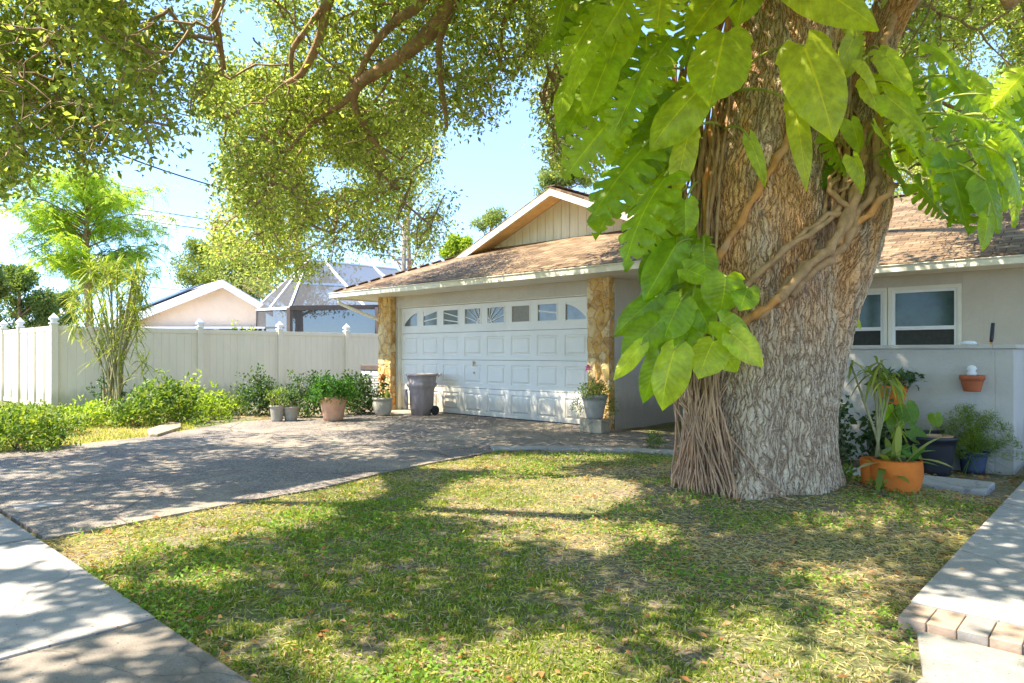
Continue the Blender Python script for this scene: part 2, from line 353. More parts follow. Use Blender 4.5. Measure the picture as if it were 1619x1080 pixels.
MT['strap'] = leafmat('strap_leaf', [(.14,.2,.03),(.25,.3,.05),(.4,.42,.1)], .4, .45, .35)
MT['fern'] = leafmat('fern_leaf', [(.08,.15,.02),(.17,.25,.035),(.28,.33,.06)], .4, .5, .3)
MT['far'] = leafmat('far_tree_leaf', [(.12,.17,.05),(.2,.26,.08),(.32,.36,.13)], .4, .6, .2, patch=.3)
MT['fardk'] = leafmat('dark_tree_leaf', [(.08,.14,.045),(.14,.21,.06),(.24,.3,.1)], .35, .6, .2, patch=.3)
MT['pale'] = leafmat('pale_tree_leaf', [(.15,.19,.07),(.25,.29,.12),(.36,.38,.19)], .45, .6, .2, patch=.3)
def m_screen():
    k = NT('cage_screen'); p = k.bsdf((.085,.082,.08), .8, None, .1); t = k.n('ShaderNodeBsdfTransparent')
    return k.fin(k.n('ShaderNodeMixShader', {0: .13, 1: p.outputs[0], 2: t.outputs[0]}))
MT['screen'] = m_screen()
# ------------------------------------------------------------------ foliage helpers
def rdirs(n, up=0.0):
    d = RNG.normal(size=(n, 3)); d[:, 2] += up; return d/np.linalg.norm(d, axis=1)[:, None]
def leaf_arrays(P, D, L, W, var, fold=.25):
    """diamond leaves: base P, direction D, length L, width W"""
    n = len(P); r = rdirs(n); r[:, 2] = np.abs(r[:, 2])+.35
    S = np.cross(D, r); S /= np.linalg.norm(S, axis=1)[:, None]+1e-9; N = np.cross(S, D)
    L = np.broadcast_to(L, n)[:, None]; W = np.broadcast_to(W, n)[:, None]
    V = np.empty((n, 4, 3)); V[:, 0] = P; V[:, 2] = P+D*L-N*L*.1
    m = P+D*L*.48+N*W*fold
    V[:, 1] = m+S*W*.5; V[:, 3] = m-S*W*.5
    i = np.arange(n)[:, None]*4
    T = np.concatenate([i+[0,1,2], i+[0,2,3]], 1).reshape(-1, 3)
    return V.reshape(-1, 3), T, np.repeat(var, 4)
def strap_arrays(P, D, L, W, droop, seg=6, var=.5):
    """arching strap leaves"""
    n = len(P); t = np.linspace(0, 1, seg+1)
    L = np.broadcast_to(L, n); W = np.broadcast_to(W, n); droop = np.broadcast_to(droop, n)
    S = np.cross(D, np.array([0,0,1.0])+rdirs(n)*.15); S /= np.linalg.norm(S, axis=1)[:, None]+1e-9
    V = np.empty((n, seg+1, 2, 3))
    for j, a in enumerate(t):
        c = P+D*(L*a)[:, None]; c[:, 2] -= droop*L*a*a
        w = (W*.5*(np.sin(PI*(.12+.88*a))**.6 if a < .999 else .02))[:, None]
        V[:, j, 0] = c+S*w; V[:, j, 1] = c-S*w
    b = np.arange(n)[:, None]*(2*(seg+1)); q = []
    for j in range(seg): q.append(b+[2*j, 2*j+1, 2*j+3, 2*j+2])
    Q = np.concatenate(q, 1).reshape(-1, 4)
    return V.reshape(-1, 3), Q, np.repeat(np.broadcast_to(var, n), 2*(seg+1))
def clumps(centers, per, rad, L, W, varf=None, up=.2, flat=1.0, outward=.5):
    n = len(centers); c = np.repeat(np.asarray(centers, float), per, 0); m = len(c)
    o = RNG.normal(size=(m, 3)); o /= np.linalg.norm(o, axis=1)[:, None]; o *= (RNG.random(m)**.45)[:, None]
    rad = np.repeat(np.broadcast_to(rad, n), per)
    P = c+o*rad[:, None]*np.array([1,1,flat])
    D = rdirs(m, up)+o*outward; D /= np.linalg.norm(D, axis=1)[:, None]
    cv = np.repeat(RNG.random(n), per)
    var = np.clip(.55*cv+.6*RNG.random(m)-.1, 0, 1) if varf is None else varf(P, cv, m)
    s = .7+.6*RNG.random(m)
    return leaf_arrays(P, D, L*s, W*s, var)
def join(parts):
    V = []; T = []; A = []; o = 0
    for v, t, a in parts: V.append(v); T.append(t+o); A.append(a); o += len(v)
    return np.concatenate(V), np.concatenate(T), np.concatenate(A)
def shell_pts(c, r, n, fill=.35):
    o = RNG.normal(size=(n, 3)); o /= np.linalg.norm(o, axis=1)[:, None]
    o *= (fill+(1-fill)*RNG.random(n)**.5)[:, None]
    return np.asarray(c)+o*np.asarray(r)
# ------------------------------------------------------------------ ground
def axis(a, b, fine0, fine1, step):
    mid = np.arange(fine0, fine1+step, step)
    lo = fine0-np.geomspace(step, fine0-a, 40)[::-1]; hi = fine1+step+np.geomspace(step, b-fine1, 40)
    return np.concatenate([lo, mid, hi])
gx = axis(-400, 400, -14, 8, .06); gy = axis(-60, 600, .5, 16, .06)
GX, GY = np.meshgrid(gx, gy)
def gz(x, y):
    z = -.03+.028*vn(x, y, 2.2, 3)+.012*vn(x, y, 14, 2)
    d = np.hypot(np.asarray(x)-2.25, np.asarray(y)-6.25)
    return z+.09*np.exp(-(d/1.15)**2)
ZZ = gz(GX, GY); nx, ny = len(gx), len(gy)
i = (np.arange(ny-1)[:, None]*nx+np.arange(nx-1)[None]).reshape(-1, 1)
o = npmesh('ground', np.stack([GX, GY, ZZ], -1).reshape(-1, 3), i+np.array([[0,1,nx+1,nx]]), MT['ground'], quads=True, smooth=True)
tag(o, kind='structure')
def hpoly(pts): return [hw(*p)[:2] for p in pts]
drive_uv = [(-10.15,1.24),(-5.19,1.24),(-5.23,1.75),(-5.3,2.4),(-5.34,3.3),(-5.56,4.14),(-5.70,5.0),(-5.74,5.5),(-5.80,5.98),(-5.47,6.43),(-4.9,6.8),(-4.4,7.06),(-3.4,7.25),
            (-3.4,8.3),(-3.76,8.9),(-6.07,8.95),(-6.3,9.2),(-11.7,9.2),(-11.9,8.6),(-11.4,7.6),(-11.3,6.4),(-11.55,5.6),(-10.95,4.6),(-10.45,3.75),(-10.2,2.6)]
b = MB(); b.prism(hpoly(drive_uv), -.12, .012); o = b.build('driveway', MT['drive']); tag(o, kind='structure')
# edge strip of paler concrete along the lawn
strip = [(-5.82,6.03),(-5.45,6.47),(-4.9,6.84),(-4.38,7.1),(-3.4,7.3),(-3.4,7.55),(-4.3,7.45),(-5.0,7.1),(-5.6,6.65),(-6.05,6.2)]
b = MB(); b.prism(hpoly(strip), -.1, .03); tag(b.build('path_edge', MT['walk'], bevel=.006), kind='structure')
# sidewalk slabs along the street
sw = MB(); sd = MB()
for k, (a, c) in enumerate([(-16,-13.2),(-13.2,-11.2),(-11.2,-9.2),(-9.2,-7.2),(-7.2,-5.225),(-5.2,-3.26)]):
    sw.hbox(a+.012, c-.012 if k < 5 else c-.006, -.6, 1.2, -.12, .02)
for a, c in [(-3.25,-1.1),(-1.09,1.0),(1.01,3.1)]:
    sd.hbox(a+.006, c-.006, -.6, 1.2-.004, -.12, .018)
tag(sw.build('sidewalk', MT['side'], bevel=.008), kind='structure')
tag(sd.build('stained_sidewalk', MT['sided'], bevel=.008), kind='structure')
# front walkway with its step of pavers and the lower pad
b = MB()
for a, c in [(3.62,5.3),(5.31,7.0),(7.01,8.7),(8.71,11.7)]: b.hbox(-.8, 1.1, a, c-.006, -.1, .05)
tag(b.build('front_walk', MT['walk'], bevel=.008), kind='structure')
b = MB(); b.prism(hpoly([(-.62,1.2),(-.68,2.2),(-.6,2.9),(-.72,3.36),(1.2,3.36),(1.2,1.2)]), -.1, .012)
tag(b.build('lower_pad', MT['pad'], bevel=.008), kind='structure')
r = empty('brick_step', hw(-.1,3.5,0), 'row of tan paver bricks forming a step at the near end of the walk', 'brick step')
for k in range(17):
    u = -.8+k*.112; b = MB(); j = random.uniform(-.004,.004)
    b.hbox(u+.002, u+.109, 3.385+j, 3.605+j, -.03, .046+random.uniform(-.004,.004))
    b.build('brick', MT['brickg'] if k % 5 in (2,4) else MT['brick'], r, bevel=.006)
b = MB(); b.hbox(-.79, 1.1, 3.395, 3.6, -.08, .034); b.build('mortar_bed', MT['block'], r)
# stepping slab by the pots
r = empty('concrete_curb', hw(-1.7,7.2,0), 'low grey concrete slab lying between the orange pot and the black pot', 'slab')
b = MB(); b.hbox(-2.15,-.97,6.92,7.4,-.08,.055); b.build('slab', MT['walk'], r, bevel=.012)
b = MB(); b.hbox(-3.5,-2.17,6.98,7.42,-.08,.05); b.build('slab', MT['walk'], r, bevel=.012)
# pale patch on the drive
def stone(name, pts, z0, z1, mat, lab, cat):
    b = MB(); b.prism(pts, z0, z1); return tag(b.build(name, mat, bevel=.006), lab, cat)
stone('utility_cover', [gp(x,y)[:2] for x,y in [(20,802),(60,797),(108,794),(100,800),(50,808),(24,809)]], .0, .018, MT['side'],
      'pale bluish flat cover plate set in the driveway near the sidewalk joint', 'cover plate')
for (pp, lab) in (([(232,684),(268,672),(287,674),(286,680),(250,692),(236,692)], 'tan stone edging block at the driveway edge, left of the potted plants'),):
    b = MB(); q = [gp(x, y)[:2] for x, y in pp]; b.prism(q, -.05, .055); tag(b.build('edging_block', MT['block'], bevel=.02), lab, 'edging block')
# ------------------------------------------------------------------ the house
H = empty('house', hw(-8,10,0), 'grey stucco house with brown shingle roof, white double garage door and stone pillars', 'house')
ZE, K = 2.50, .41
W = MB()
W.hbox(-11.52,-6.60,9.0,9.18,2.15,2.44); W.hbox(-11.97,-11.52,9.0,9.18,-.1,2.44); W.hbox(-6.60,-6.07,9.0,9.18,-.1,2.44)
W.hbox(-6.25,-6.07,9.18,11.7,-.1,2.44); W.hbox(-11.97,-11.79,9.18,20,-.1,2.44)
WU0, WU1, WZ0, WZ1 = -3.86, -1.93, .92, 2.2
W.hbox(-6.25,WU0,11.7,11.88,-.1,2.44); W.hbox(WU1,9,11.7,11.88,-.1,2.44); W.hbox(WU0,WU1,11.7,11.88,-.1,WZ0); W.hbox(WU0,WU1,11.7,11.88,WZ1,2.44)
W.hbox(-4.05,-3.93,8.4,8.52,-.1,2.38)
W.build('wall', MT['stucco'], H, bevel=.006)
# dark room behind
# roof planes with shingle UVs in metres
def roofplane(name, pts, eavedir, th=.035):
    P = [Vector(p) for p in pts]; n = (P[1]-P[0]).cross(P[2]-P[0]).normalized()
    if n.z < 0: P = P[::-1]; n = -n
    e = Vector(eavedir).normalized(); up = n.cross(e).normalized()
    if up.z < 0: up = -up
    m = len(P); me = bpy.data.meshes.new(name)
    vs = [tuple(p) for p in P]+[tuple(p-n*th) for p in P]
    me.from_pydata(vs, [], [tuple(range(m)), tuple(range(m, 2*m))[::-1]]+[(i, m+i, m+(i+1) % m, (i+1) % m) for i in range(m)])
    l = me.uv_layers.new(name='UVMap')
    for lp in me.loops:
        p = Vector(vs[lp.vertex_index]); l.data[lp.index].uv = (p.dot(e)+40, p.dot(up)+40)
    return me
ue = (UU[0], UU[1], 0); ve = (VV[0], VV[1], 0)
LE, RE, FE, GV, RU = -12.74, -3.76, 8.27, 10.08, -8.25
zr = ZE+K*(RU-LE); gz1 = ZE+K*(GV-FE); BV = 15.6
t2 = GV+.44-FE
planes = [([hw(LE,FE,ZE),hw(RE,FE,ZE),hw(RE-t2,FE+t2,ZE+K*t2),hw(LE+t2,FE+t2,ZE+K*t2)], ue),
 ([hw(LE,FE,ZE),hw(LE+(GV-FE),GV,gz1),hw(RU,GV,zr),hw(RU,22,zr),hw(LE,22,ZE)], ve),
 ([hw(RE,FE,ZE),hw(RE-(GV-FE),GV,gz1),hw(RU,GV,zr),hw(RU,BV-.01,zr),hw(RE,11.1,ZE)], ve),
 ([hw(RE,11.1,ZE),hw(9,11.1,ZE),hw(9,15.7,ZE+K*4.6),hw(RE-4.6,15.7,ZE+K*4.6)], ue),
 ([hw(9,15.7,ZE+K*4.6),hw(RE-4.6,15.7,ZE+K*4.6),hw(RE-4.6,20.3,ZE),hw(9,20.3,ZE)], ue)]
for pts, e in planes: link('roof', roofplane('roof', pts, e), MT['shingle'], H)
# ridge caps
rb = MB()
for k in range(60):
    a = GV+k*.19
    if a < 22: rb.sweep(hw(RU,a,zr+.012), hw(RU,a+.2,zr+.022), .2, .012)
rb.build('ridge_cap', MT['capsh'], H); rb = MB()
for k in range(70):
    a = RE-4.6+k*.19
    if a < 9: rb.sweep(hw(a,15.7,ZE+K*4.6+.012), hw(a+.2,15.7,ZE+K*4.6+.022), .2, .012)
rb.build('ridge_cap', MT['capsh'], H); rb = MB(); rb2 = MB()
for k in range(14):
    a = k*.185
    if a < GV-FE: 
        rb.sweep(hw(LE+a,FE+a,ZE+K*a+.012), hw(LE+a+.14,FE+a+.14,ZE+K*(a+.14)+.02), .2, .012)
        rb2.sweep(hw(RE-a,FE+a,ZE+K*a+.012), hw(RE-a-.14,FE+a+.14,ZE+K*(a+.14)+.02), .2, .012)
rb.build('hip_cap', MT['capsh'], H); rb2.build('hip_cap', MT['capsh'], H)
# gutters and fascia
g = MB()
g.hbox(LE-.02,RE+.08,FE-.10,FE,2.36,2.452); g.hbox(LE-.02,RE+.085,FE-.115,FE+.002,2.452,2.468)
g.hbox(RE,RE+.08,FE+.002,11.0,2.36,2.452); g.hbox(RE-.002,RE+.095,FE+.004,11.0,2.452,2.468)
g.hbox(RE,9.1,11.002,11.1,2.36,2.452); g.hbox(RE,9.1,10.985,11.102,2.452,2.468)
g.hbox(LE-.02,LE,FE+.003,22,2.34,2.46)
g.build('gutter', MT['trim'], H, bevel=.006)
s = MB(); s.hbox(LE+.002,RE-.002,FE+.002,9.0,2.372,2.385); s.hbox(-6.07,RE-.002,9.001,11.7,2.372,2.385); s.hbox(RE,9,11.102,11.7,2.372,2.385); s.hbox(LE+.002,-11.97,9.001,20,2.372,2.385)
s.build('soffit', MT['trim'], H)
# gable: rake boards, wooden soffit, siding boards
rk = MB(); sf = MB()
for sgn, ub in ((1, LE), (-1, RE)):
    a = hw(ub+sgn*(GV-FE-.10), GV-.022, gz1-.04-.115); c = hw(RU, GV-.022, zr-.05-.07)
    pa = (ub+sgn*(GV-FE-.05)); 
    lo = [(pa, gz1-.05-.14+.0), (RU, zr-.05-.14+.02), (RU, zr-.045), (pa, gz1-.045-.02)]
    P = [hw(u, GV-.02, z) for u, z in lo]+[hw(u, GV+.015, z) for u, z in lo]
    rk.add(P, [(0,1,2,3),(4,7,6,5),(0,4,5,1),(1,5,6,2),(2,6,7,3),(3,7,4,0)])
    lo = [(pa, gz1-.17), (RU, zr-.15), (RU, zr-.13), (pa, gz1-.15)]
    P = [hw(u, GV+.016, z) for u, z in lo]+[hw(u, GV+.40, z) for u, z in lo]
    sf.add(P, [(0,1,2,3),(4,7,6,5),(0,4,5,1),(1,5,6,2),(2,6,7,3),(3,7,4,0)])
rk.build('rake_board', MT['trim'], H); sf.build('gable_soffit', MT['soffit'], H)
sb = MB(); gv = GV+.40; zb = ZE+K*(gv-FE)-.02
u = LE+(GV-FE)
while u < RE-(GV-FE):
    u2 = u+.192; top = lambda q: zr-.155-K*abs(q-RU)
    pts = [(u, zb), (u2, zb), (u2, max(top(u2), zb+.001))]
    if u < RU < u2: pts.append((RU, top(RU)))
    pts.append((u, max(top(u), zb+.001)))
    if max(top(u), top(u2)) > zb+.02:
        m = len(pts); P = [hw(a, gv, z) for a, z in pts]+[hw(a, gv+.03, z) for a, z in pts]
        sb.add(P, [tuple(range(m)), tuple(range(m, 2*m))[::-1]]+[(i, m+i, m+(i+1) % m, (i+1) % m) for i in range(m)])
    u = u2+.010
sb.build('gable_siding', MT['siding'], H)
bk = MB(); bk.add([hw(LE+(GV-FE),gv+.032,zb),hw(RE-(GV-FE),gv+.032,zb),hw(RU,gv+.032,zr-.08)],[(0,1,2)]); bk.build('siding_backing', MT['metal'], H)
# stone pillars (dense boxes, displaced)
def dense_box(name, u0, u1, v0, v1, z0, z1, st, mat, parent):
    V = []; Q = []
    def face(fn, na, nb):
        base = len(V)
        for i in range(na+1):
            for j in range(nb+1): V.append(fn(i/na, j/nb))
        for i in range(na):
            for j in range(nb): q = base+i*(nb+1)+j; Q.append((q, q+nb+1, q+nb+2, q+1))
    nz = int((z1-z0)/st); nu = int((u1-u0)/st); nv = int((v1-v0)/st)
    face(lambda a, c: hw(u0+(u1-u0)*a, v0, z0+(z1-z0)*c), nu, nz)
    face(lambda a, c: hw(u1, v0+(v1-v0)*a, z0+(z1-z0)*c), nv, nz)
    face(lambda a, c: hw(u1-(u1-u0)*a, v1, z0+(z1-z0)*c), nu, nz)
    face(lambda a, c: hw(u0, v1-(v1-v0)*a, z0+(z1-z0)*c), nv, nz)
    me = bpy.data.meshes.new(name); me.from_pydata(V, [], Q)
    import bmesh
    bm = bmesh.new(); bm.from_mesh(me); bmesh.ops.remove_doubles(bm, verts=bm.verts, dist=.0005)
    bmesh.ops.recalc_face_normals(bm, faces=bm.faces); bm.to_mesh(me); bm.free()
    return link(name, me, mat, parent, True)
dense_box('stone_pillar', -6.50,-6.085,8.86,9.0,-.05,2.40,.011,MT['stone'],H)
dense_box('stone_pillar', -11.96,-11.55,8.86,9.0,-.05,2.40,.011,MT['stone'],H)
# downspout
d = MB(); d.tube([hw(-12.5,8.24,2.37),hw(-12.5,8.24,2.25),hw(-12.4,8.42,2.16),hw(-12.15,8.78,1.98),hw(-12.03,8.95,1.9),hw(-12.03,9.06,1.75),hw(-12.03,9.06,.2)], .035, 8)
d.build('downspout', MT['trim'], H, True)
# garage door
DU0, DW, DH, DV = -11.50, 4.88, 2.13, 9.115
D = MB(); pw = DW/8; ph = DH/4
gd = MB(); cov = None
def raised(B, u0, u1, z0, z1, v):
    """embossed panel: outer groove then raised field"""
    a = .018; r = [(0, 0), (.016, .014), (.034, .014), (.06, -.004)]
    rings = []
    for ins, dv in r: rings.append([hw(u0+ins, v+dv, z0+ins), hw(u1-ins, v+dv, z0+ins), hw(u1-ins, v+dv, z1-ins), hw(u0+ins, v+dv, z1-ins)])
    P = sum(rings, []); fs = []
    for q in range(3):
        for i in range(4): fs.append((q*4+i, q*4+(i+1) % 4, q*4+4+(i+1) % 4, q*4+4+i))
    fs.append((12,13,14,15)); B.add(P, fs)
for row in range(4):
    z0 = row*ph+.005; z1 = (row+1)*ph-.004
    for c in range(8):
        a = DU0+c*pw; e = a+pw; iu = .075; iz = .085
        pu0, pu1, pz0, pz1 = a+iu, e-iu, z0+iz, z1-iz
        if row == 3: pz0, pz1 = z0+.13, z1-.07
        def q(u, z): return hw(u, DV, z)
        o_ = [q(a,z0), q(e,z0), q(e,z1), q(a,z1)]; i_ = [q(pu0,pz0), q(pu1,pz0), q(pu1,pz1), q(pu0,pz1)]
        D.add(o_+i_, [(0,1,5,4),(1,2,6,5),(2,3,7,6),(3,0,4,7)])
        if row < 3: raised(D, pu0, pu1, pz0, pz1, DV)
    D.add([hw(DU0,DV,z0),hw(DU0+DW,DV,z0),hw(DU0+DW,DV+.012,z0-.009),hw(DU0,DV+.012,z0-.009)], [(0,3,2,1)])
    D.add([hw(DU0,DV,z0),hw(DU0+DW,DV,z0),hw(DU0+DW,DV+.012,z0-.009),hw(DU0,DV+.012,z0-.009)], [(0,1,2,3)])
D.hbox(DU0,DU0+DW,DV+.03,DV+.05,0,DH)
door = D.build('garage_door', MT['door'], H)
fr = MB(); fr.hbox(-11.55,DU0,9.03,DV+.06,-.02,2.17); fr.hbox(DU0+DW,-6.56,9.03,DV+.06,-.02,2.17); fr.hbox(-11.55,-6.56,9.03,DV+.06,2.1305,2.19)
fr.build('door_frame', MT['trim'], H, bevel=.005)
sill = MB(); sill.hbox(-11.5,-6.6,DV-.01,DV+.03,.012,.03); sill.build('door_seal', MT['black'], door)
cu = DU0+4*pw
for c in range(8):
    a = DU0+c*pw+.075; e = DU0+(c+1)*pw-.075; z0 = 3*ph+.135; z1 = 4*ph-.074
    fm = MB(); w = .022
    fm.hbox(a,e,DV-.006,DV+.02,z0,z0+w); fm.hbox(a,e,DV-.006,DV+.02,z1-w,z1); fm.hbox(a,a+w,DV-.006,DV+.02,z0+w,z1-w); fm.hbox(e-w,e,DV-.006,DV+.02,z0+w,z1-w)
    A, E, Z0, Z1 = a+w, e-w, z0+w, z1-w; vb = DV+.004; m_ = 'glassd'
    def bar(p, q_, th=.02):
        du, dz = q_[0]-p[0], q_[1]-p[1]; l = math.hypot(du, dz); nu_, nz_ = -dz/l*th/2, du/l*th/2
        P = [(p[0]+nu_,p[1]+nz_),(p[0]-nu_,p[1]-nz_),(q_[0]-nu_,q_[1]-nz_),(q_[0]+nu_,q_[1]+nz_)]
        P = [(min(max(x_,A),E),min(max(y_,Z0),Z1)) for x_,y_ in P]
        fm.add([hw(x_,vb,y_) for x_,y_ in P]+[hw(x_,vb+.012,y_) for x_,y_ in P], [(0,1,2,3),(4,7,6,5),(0,4,5,1),(1,5,6,2),(2,6,7,3),(3,7,4,0)])
    mir = c >= 4; cc = 7-c if mir else c
    X = lambda t: (E-(E-A)*t) if mir else (A+(E-A)*t)
    if cc == 0:      # solid above the arch
        N = 8; arc = [(X(t/N), Z0+(Z1-Z0)*.12+(Z1-Z0)*.8*(1-(1-t/N)**1.8)) for t in range(N+1)]
        for t in range(N):
            p, q_ = arc[t], arc[t+1]
            fm.add([hw(p[0],vb,p[1]),hw(q_[0],vb,q_[1]),hw(q_[0],vb,Z1),hw(p[0],vb,Z1)], [(0,1,2,3)])
    elif c == 5: m_ = 'board'
    elif c == 6:
        bar((X(0),Z0+(Z1-Z0)*.45),(X(1),Z0+(Z1-Z0)*.62),.024)
    elif cc == 1:
        bar((X(0),Z0+(Z1-Z0)*.3),(X(1),Z0+(Z1-Z0)*.5),.024)
        fm.add([hw(X(0),vb,Z0+(Z1-Z0)*.65),hw(X(1),vb,Z1-.005),hw(X(1),vb,Z1),hw(X(0),vb,Z1)], [(0,1,2,3)])
    elif cc == 2:
        bar((X(0),Z0+(Z1-Z0)*.35),(X(1),Z0+(Z1-Z0)*.15),.02); bar((X(0),Z0+(Z1-Z0)*.85),(X(1),Z0+(Z1-Z0)*.5),.02)
    elif cc == 3:
        o0 = (X(1), Z0)
        for ang in (18,38,58,78):
            r_ = math.radians(ang); L_ = .6; q_ = (o0[0]+(1 if mir else -1)*math.cos(r_)*L_, o0[1]+math.sin(r_)*L_)
            t = min(1, ((E-A)/abs(q_[0]-o0[0])) if abs(q_[0]-o0[0]) > 1e-6 else 1, (Z1-Z0)/(q_[1]-o0[1]))
            bar(o0, (o0[0]+(q_[0]-o0[0])*t, o0[1]+(q_[1]-o0[1])*t), .018)
        for k in range(6):
            r0 = math.radians(k*15); r1 = math.radians(k*15+15); sg = 1 if mir else -1
            bar((o0[0]+sg*math.cos(r0)*.09, o0[1]+math.sin(r0)*.09), (o0[0]+sg*math.cos(r1)*.09, o0[1]+math.sin(r1)*.09), .03)
    win = fm.build('door_window', MT['door'], door)
    gl = MB(); gl.add([hw(A,DV+.018,Z0),hw(E,DV+.018,Z0),hw(E,DV+.018,Z1),hw(A,DV+.018,Z1)], [(0,1,2,3)])
    gl.build('pane_cover' if c == 5 else 'window_pane', MT[m_], door)
hd = MB(); hu = DU0+3.52*pw+.04; hz = ph*1.55
hd.tube([hw(hu,DV,hz),hw(hu,DV-.025,hz)], .022, 10)
hd.build('door_lock', MT['brass'], door); hd = MB(); hd.tube([hw(hu,DV,hz+.19),hw(hu,DV-.035,hz+.19)], .018, 10); hd.hbox(hu-.012,hu+.012,DV-.045,DV-.03,hz+.12,hz+.22); hd.build('handle', MT['brass'], door)
# front window
for a, e in ((WU0, -2.90), (-2.89, WU1)):
    f = MB(); v0, v1 = 11.665, 11.76; t = .055
    f.hbox(a,e,v0,v1,WZ1-t,WZ1); f.hbox(a,e,v0,v1,WZ0,WZ0+t); f.hbox(a,a+t,v0,v1,WZ0+t,WZ1-t); f.hbox(e-t,e,v0,v1,WZ0+t,WZ1-t)
    fo = f.build('window', MT['trim'], H, bevel=.005)
    f2 = MB(); v0, v1 = 11.69, 11.75; A, E = a+t, e-t; t2_ = .04
    f2.hbox(A,E,v0,v1,1.545,1.6)
    for z0, z1 in ((1.6, WZ1-t), (WZ0+t, 1.545)): f2.hbox(A,A+t2_,v0,v1,z0,z1); f2.hbox(E-t2_,E,v0,v1,z0,z1)
    f2.hbox(A+t2_,E-t2_,v0,v1,WZ1-t-t2_,WZ1-t); f2.build('sash', MT['white'], fo)
    gl = MB(); gl.hbox(A+.01,E-.01,11.725,11.735,1.57,WZ1-t-.01); gl.build('window_pane', MT['glassw'], fo)
    gl = MB(); gl.hbox(A+.01,E-.01,11.735,11.742,WZ0+t,1.565); gl.build('insect_screen', MT['screenm'], fo)
    sl = MB(); sl.hbox(a-.04,e+(.04 if e == WU1 else -.001),11.62,11.7,WZ0-.05,WZ0-.001); sl.build('window_sill', MT['trim'], fo)
# ------------------------------------------------------------------ courtyard wall
r = empty('garden_wall', hw(-1.5,8.4,0), 'low grey stucco courtyard wall with a flat cap, behind the potted plants', 'wall')
b = MB(); b.hbox(-4.3,-1.1,8.36,8.52,-.1,1.24); b.hbox(-1.1,-.945,8.36,11.66,-.1,1.24); b.build('wall_body', MT['stucco2'], r, bevel=.006)
b = MB(); b.hbox(-4.32,-1.115,8.33,8.55,1.242,1.285); b.hbox(-1.114,-.92,8.33,11.66,1.242,1.285); b.build('wall_cap', MT['stucco2'], r, bevel=.008)
# garden tool behind the wall
p = at(1567, 541, 7.6); t = at(1570, 511, 7.62)
r = empty('garden_tool', (p[0],p[1],0), 'long handled garden tool with black grip sticking up behind the courtyard wall', 'tool')
b = MB(); b.tube([(p[0]-.05,p[1]+.1,0),p], .014, 8); b.build('shaft', MT['stemo'], r, True)
b = MB(); b.tube([p,(p[0]+.005,p[1],p[2]+.04),t], [.016,.02,.019], 8); b.build('grip', MT['black'], r, True)
# white stone on cap
b = MB(); p = at(1534, 543, 7.0); q = hw(-1.33,8.44,1.285); b.lathe((q[0],q[1],1.285), [(0,0),(.06,.0),(.075,.015),(.05,.035),(0,.04)], 14)
tag(b.build('seashell', MT['white'], smooth=True), 'small white shell lying on the cap of the courtyard wall', 'shell')
# ------------------------------------------------------------------ fence
r = empty('vinyl_fence', hw(-16.57,4.1,0), 'tall cream vinyl privacy fence with pointed post caps beyond the driveway', 'fence')
FU, FV = -16.57, 4.10
def post(u, v, hgt, w=.127, cap=True):
    b = MB(); b.hbox(u-w/2,u+w/2,v-w/2,v+w/2,-.1,hgt); po = b.build('post', MT['vinyl'], r, bevel=.006)
    if cap:
        c = MB(); z = hgt; x, y, _ = hw(u, v)
        def ring(h, zz): return [hw(u-h,v-h,zz),hw(u+h,v-h,zz),hw(u+h,v+h,zz),hw(u-h,v+h,zz)]
        rs = [ring(.078,z+.001),ring(.078,z+.025),ring(.05,z+.035),ring(.045,z+.06),ring(.082,z+.095),ring(.07,z+.13),ring(.028,z+.185),ring(.004,z+.225)]
        P = sum(rs, []); fs = [(3,2,1,0)]
        for i in range(len(rs)-1):
            for k in range(4): fs.append((i*4+k, i*4+(k+1) % 4, i*4+4+(k+1) % 4, i*4+4+k))
        c.add(P, fs); c.build('post_cap', MT['cap'], po)
posts_v = [4.10, 7.08, 9.14, 11.18, 13.25, 15.3, 17.4]
for v in posts_v: post(FU, v, 1.80)
post(FU, 5.62, 1.76, .06, False)
def vboards(b, along, a0, a1, c, z0, z1):
    x = a0
    while x < a1-.01:
        e = min(x+.17, a1)
        if along == 'v': b.hbox(c-.012, c+.012, x+.0008, e-.0008, z0, z1)
        else: b.hbox(x+.0008, e-.0008, c-.012, c+.012, z0, z1)
        x = e
for i in range(len(posts_v)-1):
    b = MB(); a0, a1 = posts_v[i]+.065, posts_v[i+1]-.065
    vboards(b, 'v', a0, a1, FU, .12, 1.66); b.hbox(FU-.025,FU+.025,a0,a1,1.66,1.76); b.hbox(FU-.025,FU+.025,a0,a1,.02,.12)
    b.build('panel', MT['vinyl'], r, bevel=.003)
pu = [-16.57,-17.95,-19.3,-20.9,-22.8,-24.8]
for k, u in enumerate(pu[1:]): post(u, FV, 1.80 if k != 0 else 1.74, .127 if k != 0 else .09, k != 0)
for i in range(len(pu)-1):
    b = MB(); a1, a0 = pu[i]-.065, pu[i+1]+.065
    vboards(b, 'u', a0, a1, FV, .12, 1.66); b.hbox(a0,a1,FV-.025,FV+.025,1.66,1.76); b.hbox(a0,a1,FV-.025,FV+.025,.02,.12)
    m = (a0+a1)/2; b.hbox(m-.04,m+.04,FV-.03,FV-.0255,.12,1.66)
    b.build('panel', MT['vinyl'], r, bevel=.003)
